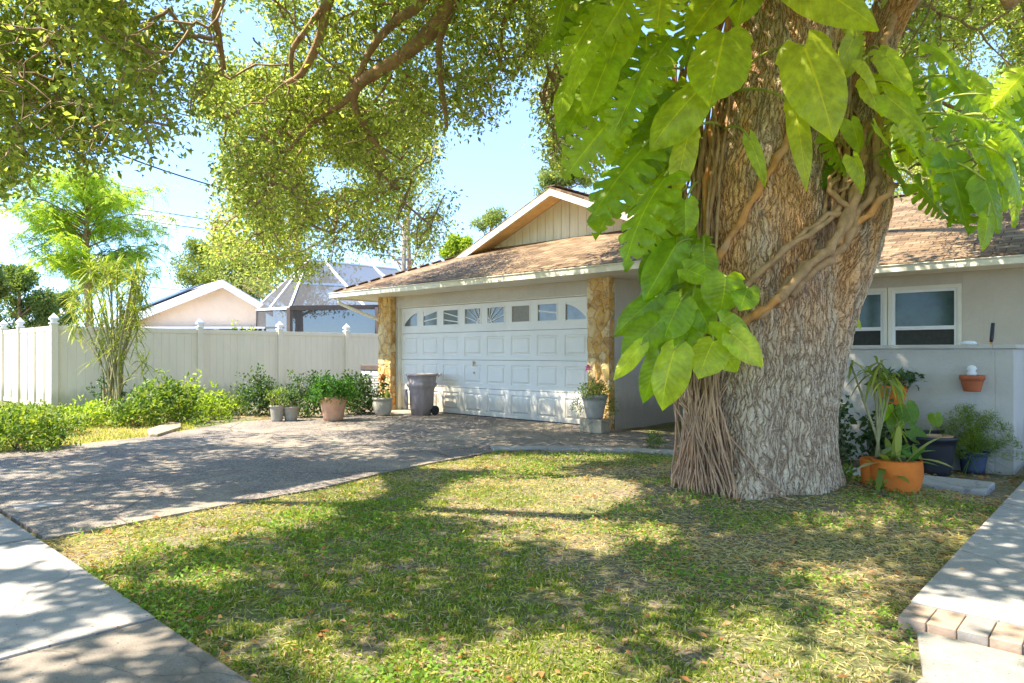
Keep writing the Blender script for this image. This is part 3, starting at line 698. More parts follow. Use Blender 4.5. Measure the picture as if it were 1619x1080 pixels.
#PART2
# ------------------------------------------------------------------ the oak
TY = 6.25
OAK = empty('oak_tree', (2.25,6.25,0), 'huge live oak with furrowed grey trunk forking low beside the front walk', 'tree')
def tube_grid(levels, nth, nz, flare=None, seed=0):
    """levels: (photo row, centre column, half width, Y); returns V, quads, uv (metres)"""
    L = np.array(levels, float); Z = EYE+(HY-L[:, 0])/F*L[:, 3]; X = (L[:, 1]-CX)/F*L[:, 3]; R = L[:, 2]/F*L[:, 3]*.935; Y = L[:, 3]
    o = np.argsort(Z) if len(set(np.sign(np.diff(Z)))) == 1 else np.arange(len(Z))
    s = np.concatenate([[0], np.cumsum(np.hypot(np.diff(Z), np.diff(X)))]); t = np.linspace(0, s[-1], nz)
    def sm(A):
        B = np.interp(t, s, A); kn = max(3, nz//30)|1; P = np.pad(B, kn//2, mode='edge'); return np.convolve(P, np.ones(kn)/kn, 'valid')
    zc, xc, yc, rc = sm(Z), sm(X), sm(Y), sm(R)
    c = np.stack([xc, yc, zc], 1); tg = np.gradient(c, axis=0); tg /= np.linalg.norm(tg, axis=1)[:, None]
    # rings stay facing the same way: start behind the trunk
    ax = np.cross(np.array([0.,1,0]), tg); ax /= np.linalg.norm(ax, axis=1)[:, None]; ay = np.cross(tg, ax)
    th = np.linspace(0, 2*PI, nth+1)+PI/2
    r = rc[:, None]*np.ones(nth+1)[None]
    lob = sum(a*np.cos(n*(th-p)) for n, a, p in ((2,.03,.6),(3,.025,1.9+seed),(5,.018,.4),(9,.01,2.2)))
    hz = (zc-zc[0])
    r = r*(1+lob[None]*(1+1.4*np.exp(-hz/.5))[:, None])
    if flare: r = r*(1+flare*np.exp(-hz/.3)[:, None]*(1+.55*np.cos(7*th+1.0)+.3*np.cos(4*th))[None])
    V = c[:, None]+r[..., None]*(np.cos(th)[None, :, None]*ax[:, None]+np.sin(th)[None, :, None]*ay[:, None])
    rm = rc.mean()
    uv = np.stack([np.broadcast_to(th*rm, r.shape)+seed*3, np.broadcast_to(t[:, None], r.shape)], -1)
    n1 = nth+1; i = (np.arange(nz-1)[:, None]*n1+np.arange(nth)[None]).reshape(-1, 1)
    return V.reshape(-1, 3), i+np.array([[0,1,n1+1,n1]]), uv.reshape(-1, 2)
main = [(812,1196,126,6.2),(780,1196,124,6.2),(700,1197,122,6.2),(600,1201,121,6.2),(500,1206,121,6.2),(400,1208,119,6.2),(300,1212,118,6.25),(150,1236,106,6.3),(0,1244,95,6.35),(-150,1240,85,6.4),(-330,1215,70,6.5),(-520,1170,52,6.6)]
right = [(760,1225,80,6.3),(650,1240,84,6.25),(560,1257,84,6.2),(500,1272,83,6.2),(440,1292,82,6.18),(380,1317,80,6.18),(320,1345,68,6.18),(260,1357,50,6.2),(160,1372,35,6.2),(70,1386,31,6.2),(0,1418,31,6.15),(-80,1492,30,6.1),(-170,1600,28,6.0),(-300,1760,24,5.9)]
Va, Qa, Ua = tube_grid(main, 360, 620, .2); Vb, Qb, Ub = tube_grid(right, 240, 520, None, 1.0)
npmesh('trunk', np.concatenate([Va, Vb]), np.concatenate([Qa, Qb+len(Va)]), MT['bark'], OAK, uv=np.concatenate([Ua, Ub]), smooth=True, quads=True)
def on_trunk(x, y, off=.02, lv=None):
    """point on the near side of the trunk seen along a photo ray"""
    lv = lv or main
    rows = [l[0] for l in lv][::-1]
    cxp = np.interp(y, rows, [l[1] for l in lv][::-1]); hwp = np.interp(y, rows, [l[2] for l in lv][::-1]); Y = np.interp(y, rows, [l[3] for l in lv][::-1])
    c = ((cxp-CX)/F*Y, Y); R = hwp/F*Y+off
    d = np.array([(x-CX)/F, 1.0]); n = np.linalg.norm(d); d = d/n
    bq = d@np.array(c); disc = R*R-(c[0]**2+c[1]**2-bq*bq)
    s = bq-math.sqrt(disc) if disc > 0 else bq
    Yd = d[1]*s; return (d[0]*s, Yd, EYE+(HY-y)/F*Yd)
# limbs: photo column, row, depth, radius (m)
def P3(l): return [(at(x, y, Y), r) for x, y, Y, r in l]
limbs = [
 [(1236,-250,6.4,.30),(1100,-330,6.3,.2),(900,-260,6.6,.16),(760,-120,6.9,.125),(712,0,7.1,.095),(690,40,7.2,.088),(640,85,7.4,.078),(598,112,7.5,.07),(566,135,7.6,.06),(560,165,7.7,.04),(580,205,7.8,.03),(610,250,8,.02)],
 [(566,135,7.6,.05),(540,165,7.7,.035),(500,190,7.9,.028),(455,240,8.1,.02),(420,300,8.3,.012)],
 [(760,-120,6.9,.09),(670,0,7.1,.055),(630,30,7.3,.05),(598,62,7.4,.042),(575,100,7.5,.036),(562,135,7.6,.034)],
 [(712,0,7.1,.06),(703,35,7.1,.04),(694,75,7.2,.034),(697,130,7.3,.03),(704,175,7.4,.026),(706,205,7.5,.02)],
 [(900,-260,6.6,.12),(700,-220,6.4,.1),(560,-90,6.5,.07),(520,0,6.8,.05),(505,60,7,.042),(478,115,7.2,.034),(455,130,7.3,.026)],
 [(520,0,6.8,.04),(490,40,6.9,.03),(462,80,7,.026),(462,120,7.1,.02)],
 [(700,-220,6.4,.1),(420,-160,6,.06),(345,0,6.2,.03),(347,60,6.4,.026),(355,110,6.6,.018)],
 [(420,-160,6,.05),(250,-120,5.9,.04),(150,0,6.2,.016),(120,80,6.4,.012),(80,160,6.5,.008)],
 [(700,-220,6.4,.1),(500,-420,5,.12),(200,-560,4.2,.1),(-300,-500,4.6,.08),(-900,-500,4.8,.05)],
 [(810,-60,7,.04),(812,0,7.2,.026),(795,40,7.4,.022),(792,110,7.6,.014)],
 [(640,110,7.5,.022),(650,140,7.5,.018),(655,165,7.6,.012)], [(620,118,7.5,.016),(600,150,7.5,.012),(578,175,7.6,.008)],
 [(1490,-80,6.1,.15),(1600,-200,5.5,.12),(1700,-400,5,.1)], [(1240,-300,6.4,.2),(1200,-500,7.5,.16),(1100,-600,9,.12),(900,-500,11,.08)],
 [(1240,-300,6.4,.2),(1300,-700,5,.15),(1200,-1300,3,.1),(900,-1500,2.2,.08)],
 [(1600,10,5.2,.05),(1560,-60,5.3,.06),(1500,-80,6,.07)],
]
def smooth_path(pr, sub=4):
    P = [np.array(p) for p, r in pr]; R = [r for p, r in pr]; out = []; rr = []
    for i in range(len(P)-1):
        p0 = P[max(i-1,0)]; p1 = P[i]; p2 = P[i+1]; p3 = P[min(i+2,len(P)-1)]
        for k in range(sub):
            t = k/sub; q = .5*((2*p1)+(-p0+p2)*t+(2*p0-5*p1+4*p2-p3)*t*t+(-p0+3*p1-3*p2+p3)*t**3)
            out.append(q); rr.append(R[i]*(1-t)+R[i+1]*t)
    out.append(P[-1]); rr.append(R[-1]); return out, rr
lb = MB(); limbpts = []
for l in limbs:
    q, r = smooth_path(P3(l)); lb.tube([tuple(p) for p in q], r, 10); limbpts += [tuple(p) for p in q[1:]]
# sunlit patches on the ground (photo outlines carried to the ground)
lit = [[(640,812),(700,765),(830,735),(1000,765),(1030,785),(850,828),(760,824),(700,805)],
 [(100,850),(300,800),(470,770),(600,745),(620,775),(560,800),(480,830),(330,860),(200,890),(160,900)],
 [(250,915),(330,895),(400,905),(320,935)], [(640,738),(760,718),(1015,722),(900,737),(760,745)],
 [(1085,1090),(1130,1010),(1180,965),(1235,985),(1300,1090)], [(1300,945),(1370,960),(1430,1090),(1340,1090)],
 [(1450,1015),(1630,1020),(1680,1120),(1480,1120)], [(1460,958),(1640,975),(1650,1015),(1480,1000)],
 [(885,828),(955,828),(970,868),(895,870)], [(760,1030),(900,1000),(970,1030),(900,1100),(730,1100)],
 [(-60,600),(420,585),(430,655),(290,692),(-60,735)], [(20,640),(430,640),(430,655),(290,690)],
 [(-20,925),(80,930),(95,965),(-20,990)], [(-20,868),(200,868),(190,908),(-20,905)], [(130,985),(230,965),(210,1000),(120,1010)], [(160,1000),(260,1010),(260,1050),(180,1060)],
 [(1010,820),(1070,830),(1060,862),(1020,860)], [(0,1030),(80,1010),(120,1060),(0,1080)]]
part = [[(290,695),(400,655),(700,660),(720,700),(450,712)], [(700,690),(1040,700),(1040,718),(700,715)], [(620,655),(900,680),(960,710),(700,705)]]
glit = []
for n_p, p in enumerate(lit):
    g_ = np.array([gp(x, y)[:2] for x, y in p]); c_ = g_.mean(0); glit.append([tuple(c_+(q-c_)*(1.2 if n_p in (4,5,7,8,9) else 1.0)) for q in g_]); gpart = [[gp(x, y)[:2] for x, y in p] for p in part]
def shade_ok(P, useparts=True):
    """False where a leaf here would shade one of the sunlit patches"""
    h = P[:, 2]; o = h/math.tan(SUN_EL); gx_ = P[:, 0]+SH[0]*o; gy_ = P[:, 1]+SH[1]*o
    bad = np.zeros(len(P), bool)
    for p in glit: bad |= inpoly(gx_, gy_, p)
    for p in (gpart if useparts else []): bad |= inpoly(gx_, gy_, p) & (RNG.random(len(P)) < .6)
    # the planting strip and fence on the left stand in full sun
    u = gx_*UU[0]+gy_*UU[1]; v = gx_*VV[0]+gy_*VV[1]
    bad |= (u < -10.6) & (v > 1.6) & (v < 6.5); bad |= (u < -13)
    return ~bad
# seen part of the crown: outline, depth range, density
vis = [([(400,130),(560,110),(690,150),(690,260),(560,320),(420,300)], 11.2,13.6, .6),  # deep leaf mass added to shade the garage door
 ([(-60,-40),(290,-40),(300,60),(262,110),(305,165),(296,215),(250,245),(170,232),(140,275),(100,235),(62,210),(50,285),(-60,290)], 4.8,7.0, .82),
 ([(285,-40),(385,-40),(350,70),(330,150),(300,140),(285,70)], 5.5,8, .5),
 ([(380,-40),(560,-40),(700,-40),(860,-40),(875,60),(800,150),(770,200),(735,220),(718,250),(700,200),(640,230),(560,190),(420,160),(330,120),(390,90),(430,60)], 6.6,9.5, .6),
 ([(330,110),(470,120),(560,180),(620,200),(560,290),(540,330),(470,350),(380,345),(345,290),(350,250),(318,200),(310,150)], 7.2,12.5, 1.15),
 ([(560,170),(735,200),(725,260),(690,300),(640,300),(560,320)], 8.5,13, .95),
 ([(330,330),(560,310),(720,270),(722,330),(690,400),(560,390),(500,430),(420,440),(330,400)], 9,13, .9),
 ([(790,-40),(920,-40),(925,110),(905,190),(905,265),(880,275),(845,235),(832,180),(870,110),(815,60)], 8,11, .55),
 ([(860,120),(960,40),(1000,60),(960,260),(930,285),(870,270),(850,200)], 8.5,11.5, .55),
 ([(1390,-40),(1680,-40),(1680,150),(1600,130),(1560,60),(1500,110),(1480,150),(1400,130)], 7.5,11, .95),
 ([(1420,80),(1530,60),(1560,130),(1680,140),(1680,300),(1420,300)], 9,13, .6)]
gaps = [([(350,22),(425,30),(440,75),(400,95),(360,70)],.95), ([(515,0),(560,-5),(560,15),(530,28)],.6), ([(660,60),(680,30),(690,80),(640,120),(625,128)],.5), ([(620,205),(650,180),(690,185),(680,215)],.4),
 ([(690,190),(860,185),(862,230),(800,400),(700,420)],.75),([(1535,60),(1600,45),(1600,120),(1540,150)],.75),([(200,-40),(290,-40),(285,35),(240,60),(215,20)],.5),([(40,120),(62,95),(70,170),(48,180)],.6),([(622,340),(655,340),(655,430),(622,430)],.85),([(250,185),(318,190),(345,250),(345,345),(240,345)],.8)]
nodes = []
for poly, y0, y1, den in vis:
    a = np.array(poly); area = .5*abs(np.dot(a[:,0], np.roll(a[:,1],1))-np.dot(a[:,1], np.roll(a[:,0],1)))
    n = int(area*den/44); mn, mx = a.min(0), a.max(0)
    q = RNG.random((n*5, 2))*(mx-mn)+mn; q = q[inpoly(q[:,0], q[:,1], poly)][:n]
    keep = vn(q[:,0]*.02, q[:,1]*.02, .9, 2) > .3; q = q[keep]
    for gpoly, pr in gaps: q = q[~(inpoly(q[:,0], q[:,1], gpoly) & (RNG.random(len(q)) < pr))]
    Y = y0+(y1-y0)*RNG.random(len(q)); P = np.stack([(q[:,0]-CX)/F*Y, Y, EYE+(HY-q[:,1])/F*Y], 1)
    P = P[shade_ok(P, False) | (RNG.random(len(P)) < .2)]
    nodes.append(P)
nv = np.concatenate(nodes)
# unseen rest of the crown, filled and cut to shape the shade below
n = 18500; P = np.stack([RNG.uniform(-9.5,7.5,n), RNG.uniform(-4,14,n), RNG.uniform(4.0,7.4,n)], 1)
r = np.hypot((P[:,0]-.5)/10.5, (P[:,1]-5.5)/9.5); P = P[(r < 1)]
P = P[P[:,2] < 7.4-1.6*(np.hypot((P[:,0]-.5)/10.5, (P[:,1]-5.5)/9.5))**2]
px, py = proj(P); inf = (P[:,1] > .3) & (py > -25) & (px > -40) & (px < 1660); P = P[~inf]
P = P[(np.hypot(P[:,0], P[:,1]) > .8)]
P = P[shade_ok(P)]
P = P[vn(P[:,0]+P[:,2]*.6, P[:,1]+P[:,2]*.2, 1.3, 3) > .36]
P = P[(P[:,0] < 2.5) | (RNG.random(len(P)) < .6)]; nh = P
def branch_net(nodes, seeds, maxd=9, r0=.003, ex=.42):
    """join every node to the nearest one that lies nearer the limbs"""
    S = np.array(seeds); N = np.asarray(nodes)
    dS = np.empty(len(N)); iS = np.empty(len(N), int)
    for a in range(0, len(N), 500):
        d = np.linalg.norm(N[a:a+500, None]-S[None], axis=2); iS[a:a+500] = d.argmin(1); dS[a:a+500] = d.min(1)
    par = np.full(len(N), -1)
    for a in range(0, len(N), 400):
        d = np.linalg.norm(N[a:a+400, None]-N[None], axis=2)
        d[dS[None, :] > dS[a:a+400, None]-.06] = 1e9
        j = d.argmin(1); dj = d[np.arange(len(j)), j]; par[a:a+400] = np.where(dj*1.15 < dS[a:a+400], j, -1)
    cnt = np.ones(len(N))
    for i in np.argsort(-dS):
        if par[i] >= 0: cnt[par[i]] += cnt[i]
    Vs = []; Qs = []; o = 0
    for i in range(len(N)):
        b_ = N[par[i]] if par[i] >= 0 else S[iS[i]]
        a_ = N[i]; d = b_-a_; l = np.linalg.norm(d)
        if l < .02 or l > 2.2: continue
        ra = min(r0*cnt[i]**ex, .022); rb_ = min(r0*(cnt[par[i]] if par[i] >= 0 else cnt[i])**ex, .024)
        s1 = np.cross(d, [.3,.2,1.]); s1 /= np.linalg.norm(s1)+1e-9; s2 = np.cross(d, s1)/l
        mid = (a_+b_)/2+(RNG.normal(size=3)*.06*l); mid[2] += .05*l
        ring = []
        for c, rr in ((a_, ra*.8), (mid, (ra+rb_)/2), (b_, rb_)):
            for k in range(4): q = PI/2*k; ring.append(c+(s1*math.cos(q)+s2*math.sin(q))*rr)
        Vs += ring
        for h in (0, 4):
            for k in range(4): Qs.append((o+h+k, o+h+(k+1) % 4, o+h+4+(k+1) % 4, o+h+4+k))
        o += 12
    return np.array(Vs), np.array(Qs)
bv, bq = branch_net(nv, limbpts)
lb.build('limb', MT['limb'], OAK, True)
npmesh('branchlets', bv, bq, MT['twig'], OAK, quads=True, smooth=True)
# foliage: seen leaves oak-sized, unseen crown coarser to block more sun
def sunholes(L):
    v, t, a = L; b = v.reshape(-1, 4, 3)[:, 0]; h = b[:, 2]/math.tan(SUN_EL); X, Y = b[:, 0]+SH[0]*h, b[:, 1]+SH[1]*h
    bad = np.zeros(len(b), bool)
    for p in glit: bad |= inpoly(X, Y, p)
    px, py = proj(b); seen = (b[:, 1] > .5) & (py > -10) & (px > -10) & (px < 1630)
    pth = np.array([(712,0,7.1),(690,40,7.2),(640,85,7.4),(598,112,7.5),(566,135,7.6),(562,165,7.7),(712,0,7.1),(694,75,7.2),(697,130,7.3),(704,190,7.5),(670,0,7.1),(630,30,7.3),(598,62,7.4),(570,110,7.6)])
    hid = np.zeros(len(b), bool)
    for (x0,y0,Y0),(x1,y1,Y1) in zip(pth[:-1], pth[1:]):
        if abs(y1-y0) > 120: continue
        d = np.array([x1-x0, y1-y0]); t = np.clip(((px-x0)*d[0]+(py-y0)*d[1])/(d@d), 0, 1)
        hid |= (np.hypot(px-x0-t*d[0], py-y0-t*d[1]) < 15) & (b[:,1] < Y0+.2) & (b[:,1] > .5)
    bad = bad | (hid & (RNG.random(len(b)) < .85)); seen = seen & ~hid
    k = ~(bad & (RNG.random(len(b)) < np.where(seen, .93, .985))); m = k.sum()
    return b_sel(v, a, k, m)
def b_sel(v, a, k, m):
    i = np.arange(m)[:, None]*4
    return v.reshape(-1, 4, 3)[k].reshape(-1, 3), np.concatenate([i+[0,1,2], i+[0,2,3]], 1).reshape(-1, 3), a.reshape(-1, 4)[k].ravel()
L1 = sunholes(clumps(nv, 20, .23, .062, .031, up=-.25, outward=.5))
L2 = sunholes(clumps(nh, 24, .3, .11, .07, up=.1, outward=.4))
V, T, A = join([L1, L2]); npmesh('crown', V, T, MT['oak'], OAK, var=A)
# ------------------------------------------------------------------ the climbing vine
VINE = empty('climbing_vine', on_trunk(1100,700), 'giant pothos vine with huge lime green leaves climbing the oak trunk', 'climbing plant')
lv_V, lv_T, lv_A, lv_U = [], [], [], []; off_ = 0
def vleaf(base, tip, width, split=False, nrm=None, fold=.18, droop=.12, var=.5, curl=0.0):
    """one big leaf: midrib from base to tip"""
    global off_
    base = np.array(base, float); tip = np.array(tip, float); L = np.linalg.norm(tip-base); a = (tip-base)/L
    n = np.array(nrm if nrm is not None else (0,-1,.35), float)+RNG.normal(size=3)*.22; n -= a*n.dot(a); n /= np.linalg.norm(n)
    sd = np.cross(n, a)
    m = 7 if split else 6; cols = 5; ss = np.array([0,.12,.3,.5,.7,.88,1.0])
    for side in (-1, 1):
        for i in range(m):
            if split and RNG.random() < .06: g = .75
            elif split: g = RNG.uniform(.22,.42)
            else: g = 0
            c0 = (i+.5)/m; V = []; U = []
            for k in range(cols+1):
                t0 = (i+k/cols)/m
                for s in ss:
                    t = t0; 
                    if g and s > .3: t = c0+(t0-c0)*(1-g*min(1, ((s-.3)/.35))**.7)
                    t = min(max(t, 0), 1); tt = t0
                    w = width/2*(math.sin(PI*min(1, tt**.62))**.62 if tt < 1 else 0)*1.0
                    if tt < .12: w = max(w, width/2*(.35+.65*(tt/.12)**.5))*(1 if s < .99 else 1)
                    w *= (1-tt**5*.6)
                    if g: w *= 1-.13*abs(2*k/cols-1)**3*(1 if s > .5 else 0)
                    x = L*(t+.16*s*(1-(1-t)**1.5)*(t < 1)*(1-t)*2*.6-.17*(s**1.2)*(1-t)**4)
                    y = w*s
                    z = -fold*y-droop*L*(t-.3)**2+width*.012*math.sin(t*m*2*PI)*s+curl*width*s*s*.5
                    z += width*.05*math.sin(5*t+side*2+i*.1)*s*s
                    V.append(base+a*x+sd*side*y+n*z); U.append((t, .5+side*s*.5))
            ns = len(ss); Q = []
            for k in range(cols):
                for j in range(ns-1):
                    q = off_+k*ns+j; Q.append((q, q+ns, q+ns+1, q+1) if side > 0 else (q, q+1, q+ns+1, q+ns))
            lv_V.extend(V); lv_T.extend(Q); lv_A.extend([var]*len(V)); lv_U.extend(U); off_ += len(V)
pt = MB(); st = MB(); sto = MB()
def petiole(a, b_, sag=.12, r=.011):
    a = np.array(a); b_ = np.array(b_); m = (a+b_)/2+np.array([0,-.06,sag]); P = []
    for t in np.linspace(0, 1, 8): P.append(tuple(a*(1-t)**2+2*m*t*(1-t)+b_*t*t))
    pt.tube(P, [r*1.15*(1-.35*i/7) for i in range(8)], 6)
# (base x,y) (tip x,y) width px, split, depth, tone
L_ = [
 (1145,52,1122,162,96,0,5.15,.8,1175,110),(1105,140,1022,234,74,0,5.2,.78,1160,150),(1088,212,1066,308,42,0,5.3,.85,1140,200),
 (1010,-35,945,70,80,1,5.3,.6,1080,20),(1048,-30,1038,50,84,1,5.2,.7,1100,20),(1150,-20,1082,58,70,0,5.25,.75,1160,60),
 (1248,-45,1395,38,74,0,5.0,.75,1220,0),(1272,72,1322,215,92,0,5.05,.8,1180,105),(1256,165,1278,292,34,0,5.2,.75,1160,145),(1186,220,1214,294,30,0,5.3,.75,1145,205),
 (968,185,888,284,84,1,5.5,.35,1050,170),(1016,232,924,348,88,1,5.4,.4,1080,190),(1050,278,972,414,92,1,5.3,.45,1100,240),(1064,318,1012,402,66,1,5.45,.5,1100,300),
 (898,128,880,190,34,0,5.5,.5,950,60),(960,98,926,182,54,0,5.4,.55,1010,60),(948,12,884,116,66,1,5.5,.45,1030,0),(1028,92,976,196,74,1,5.35,.5,1080,80),
 (936,60,896,150,36,0,5.3,.8,1000,30),(1006,138,962,224,64,1,5.3,.45,1080,110),(1084,318,1084,374,46,0,5.4,.5,1105,290),(992,30,950,120,58,0,5.5,.55,1060,40),
 (900,-30,872,60,60,1,5.7,.5,1000,-20),(1060,60,1010,130,56,1,5.5,.4,1090,90),(1085,150,1050,230,60,1,5.6,.3,1100,140),(1110,0,1080,90,60,1,5.6,.35,1130,10),
 (1185,-40,1165,40,62,0,5.2,.7,1200,-20),(1320,-40,1350,40,60,0,5.2,.65,1280,-20),(1040,200,1000,300,70,1,5.7,.25,1090,180),(985,290,940,380,60,1,5.8,.3,1060,260),
 (1068,388,1018,475,58,0,5.4,.35,1105,390),(1148,438,1140,500,68,0,5.05,.4,1110,440),(1182,455,1170,492,46,0,5.1,.3,1120,460),(1036,470,966,530,46,0,5.4,.25,1090,470),(1076,475,1044,540,62,0,5.3,.35,1100,470),
 (1095,470,1128,528,52,0,5.35,.4,1100,450),(1040,510,982,566,54,0,5.35,.3,1090,500),(1014,545,970,600,28,0,5.25,.95,1060,530),(1066,552,1040,648,62,0,5.1,.72,1100,540),
 (1042,560,1016,640,40,0,5.3,.4,1090,560),(1128,538,1104,594,60,0,5.1,.75,1120,520),(1158,528,1210,578,50,0,5.05,.85,1125,530),(1140,508,1196,548,50,0,5.1,.45,1120,505),
 (1112,398,1118,448,42,0,5.3,.45,1110,380),(1082,424,1132,446,36,0,5.3,.4,1105,420),(1045,425,1002,505,50,0,5.5,.25,1090,420),(1100,490,1070,560,58,0,5.4,.3,1105,480),(1062,500,1108,552,50,0,5.35,.35,1100,500),
 (1020,480,985,530,40,0,5.6,.2,1080,480),(1140,550,1165,590,40,0,5.1,.7,1125,540),(1088,400,1060,450,46,0,5.5,.3,1105,395),
 (1346,190,1362,240,42,0,5.4,.6,1340,230),(1350,248,1372,302,42,0,5.3,.8,1350,280),(1440,222,1496,312,76,1,5.3,.6,1380,250),(1500,182,1592,194,60,1,5.3,.35,1410,200),
 (1500,255,1535,372,82,1,5.3,.2,1420,240),(1558,285,1586,368,58,0,5.2,.4,1450,250),(1562,342,1556,396,28,0,5.15,.6,1560,290),(1622,112,1572,166,50,1,5.2,.9,1640,80),
 (1560,150,1622,205,66,1,5.3,.45,1440,180),(1590,195,1640,262,60,1,5.2,.35,1500,190),(1590,250,1622,325,46,0,5.2,.5,1500,230),(1472,68,1548,132,62,1,5.5,.5,1400,120),
 (1400,90,1440,150,50,0,5.5,.75,1380,140),(1400,150,1465,205,60,0,5.4,.7,1380,170),(1385,200,1430,262,56,0,5.3,.85,1370,230),(1430,170,1490,240,66,1,5.5,.6,1390,190),
 (1370,130,1395,185,44,0,5.4,.85,1370,150),(1500,120,1560,185,64,1,5.6,.4,1420,150),(1540,210,1590,290,70,1,5.4,.3,1450,210),(1450,290,1500,345,52,1,5.4,.35,1400,270),
 (1310,215,1340,280,50,1,5.6,.3,1340,250),(1320,265,1300,300,40,1,5.7,.25,1340,280),(1400,250,1440,300,48,0,5.5,.4,1380,260),(1520,300,1500,360,50,1,5.5,.25,1450,260),
 (1610,300,1600,360,44,0,5.3,.5,1600,250),(1350,60,1320,120,40,0,5.5,.6,1350,90),(1365,95,1392,140,40,0,5.3,.9,1370,110),(1420,200,1448,250,50,1,5.3,.9,1390,215),(1465,245,1520,262,56,0,5.3,.55,1400,240)]
for bx, by, tx, ty, wd, sp, Y, var, ax_, ay_ in L_:
    B_ = at(bx, by, Y); L0 = np.hypot(tx-bx, ty-by)/F*Y
    tilt = RNG.uniform(-.35,.25)*L0
    Tp = at(tx, ty, Y+tilt); nrm = (.35 if bx > 1300 else -.25, -1, .45)
    vleaf(B_, Tp, wd/F*Y*1.02, bool(sp), nrm, var=min(1, max(0, var+random.uniform(-.12,.12))), droop=random.uniform(.0,.4), fold=random.uniform(.02,.4), curl=random.uniform(-.35,.25))
    A_ = on_trunk(ax_, ay_, .05) if ax_ < 1330 else at(ax_, ay_, Y+.35)
    petiole(A_, B_, .1, .0105)
def filler(n, x0, x1, y0, y1, Y0, Y1, w0, w1, sp, v0, v1, poly=None):
    k = 0
    while k < n:
        x, y = random.uniform(x0,x1), random.uniform(y0,y1)
        if poly and not inpoly(np.array([x]), np.array([y]), poly)[0]: continue
        k += 1; Y = random.uniform(Y0,Y1); w = random.uniform(w0,w1); l = w*random.uniform(1.2,1.5); a = random.gauss(.4 if x > 1300 else -.45,.5)
        dx, dy = math.sin(a)*l, math.cos(a)*l
        vleaf(at(x, y-l*.4, Y), at(x+dx, y-l*.4+dy, Y+random.uniform(-.15,.15)), w/F*Y, random.random() < sp, (random.uniform(-.5,.5),-1,.5), var=random.uniform(v0,v1), droop=.2)
        petiole(at(x+random.uniform(20,60)*(1 if x < 1200 else -1), y-l*.2, Y+.3), at(x, y-l*.4, Y), .08, .009)
filler(26, 895,1090,-40,380, 5.8,6.6, 50,80, .75, .05,.5, [(900,-50),(1110,-50),(1100,380),(1010,390),(930,280),(905,160)])
filler(16, 1040,1110,400,560, 5.5,5.9, 30,50, 0, .05,.4)
filler(16, 1385,1640,90,330, 5.6,6.5, 45,75, .7, .1,.6, [(1390,90),(1480,150),(1600,160),(1640,220),(1600,340),(1500,320),(1420,290)])
filler(10, 1385,1640,60,330, 5.4,6.0, 30,50, .2, .75,1.0, [(1390,90),(1480,130),(1600,160),(1620,220),(1560,300),(1420,260)])
filler(6, 1350,1420,60,180, 5.6,5.9, 30,44, .2, .6,1.0)
# small leaf by the window and stubs
vleaf(at(1345,492,6.0), at(1362,520,6.0), .09, False, var=.8)
npmesh('foliage', np.array(lv_V), np.array(lv_T), MT['vine'], VINE, var=np.array(lv_A), uv=np.array(lv_U), quads=True, smooth=True)
pt.build('petiole', MT['pet'], VINE, True)
def tpath(pts, off=.03, jit=.01, sub=4, lv=None):
    P = []
    for i in range(len(pts)-1):
        for k in range(sub):
            t = k/sub; P.append((pts[i][0]*(1-t)+pts[i+1][0]*t, pts[i][1]*(1-t)+pts[i+1][1]*t))
    P.append(pts[-1]); out = []
    for x, y in P: q = on_trunk(x, y, off, lv); out.append((q[0]+random.gauss(0,jit), q[1]+random.gauss(0,jit)-.0, q[2]+random.gauss(0,jit)))
    return out
def vtube(B_, pts, r, off=.03, jit=.008, n=8, lv=None, sub=4):
    p = tpath(pts, off, jit, sub, lv); m = len(p); B_.tube(p, [r*(1+.22*math.sin(i*1.7)+random.uniform(-.08,.08)) for i in range(m)], n)
# green main stem and hanging stems
vtube(pt, [(1262,-10),(1235,50),(1205,95),(1172,150),(1150,190),(1136,230),(1128,280),(1108,302)], .021, .07)
vtube(pt, [(1275,-20),(1240,40),(1190,85)], .014, .1)
vtube(pt, [(1290,-20),(1255,60),(1225,120)], .01, .1)
vtube(sto, [(1262,160),(1240,235),(1205,290),(1170,350),(1140,400),(1122,440)], .03, .03)
vtube(st, [(1345,250),(1330,330),(1290,362),(1240,395),(1200,430),(1165,470)], .024, .07, lv=main)
vtube(st, [(1350,300),(1345,330),(1310,395),(1268,430),(1235,470),(1205,497),(1165,512)], .034, .14, .008, 9)
vtube(sto, [(1235,470),(1205,492),(1172,512),(1150,520)], .03, .16)
def rt(B_, pts, r, Y=None, jit=.012):
    q, rr = smooth_path([(at(x, y, Yv), r) for x, y, Yv in pts], 5)
    B_.tube([tuple(p+RNG.normal(size=3)*jit) for p in q], [a*(1+random.uniform(-.15,.2)) for a in rr], 8)
rt(st, [(1372,190,5.95),(1360,260,5.7),(1355,310,5.55),(1330,370,5.5),(1290,410,5.48),(1250,445,5.5),(1225,480,5.5)], .036)
rt(st, [(1410,30,5.95),(1398,60,5.85),(1400,110,5.8),(1385,230,5.72),(1388,290,5.62),(1360,330,5.56),(1335,385,5.5),(1290,425,5.46),(1245,470,5.46)], .034)
rt(st, [(1340,180,6.0),(1335,260,5.75),(1310,300,5.6),(1345,330,5.55),(1300,345,5.52),(1260,380,5.5),(1215,420,5.5)], .024)
rt(sto, [(1420,290,5.6),(1385,325,5.55),(1340,365,5.55),(1320,400,5.5)], .028)
rt(st, [(1325,230,5.8),(1318,300,5.65),(1345,290,5.6),(1370,250,5.7)], .018)
for k in range(9):
    x = 1316+k*9; rt(st, [(x+random.uniform(-5,5),130+k*9,6.1),(x+3,220,5.85),(x-6,300,5.68),(x-14,350,5.6)], random.uniform(.008,.018))
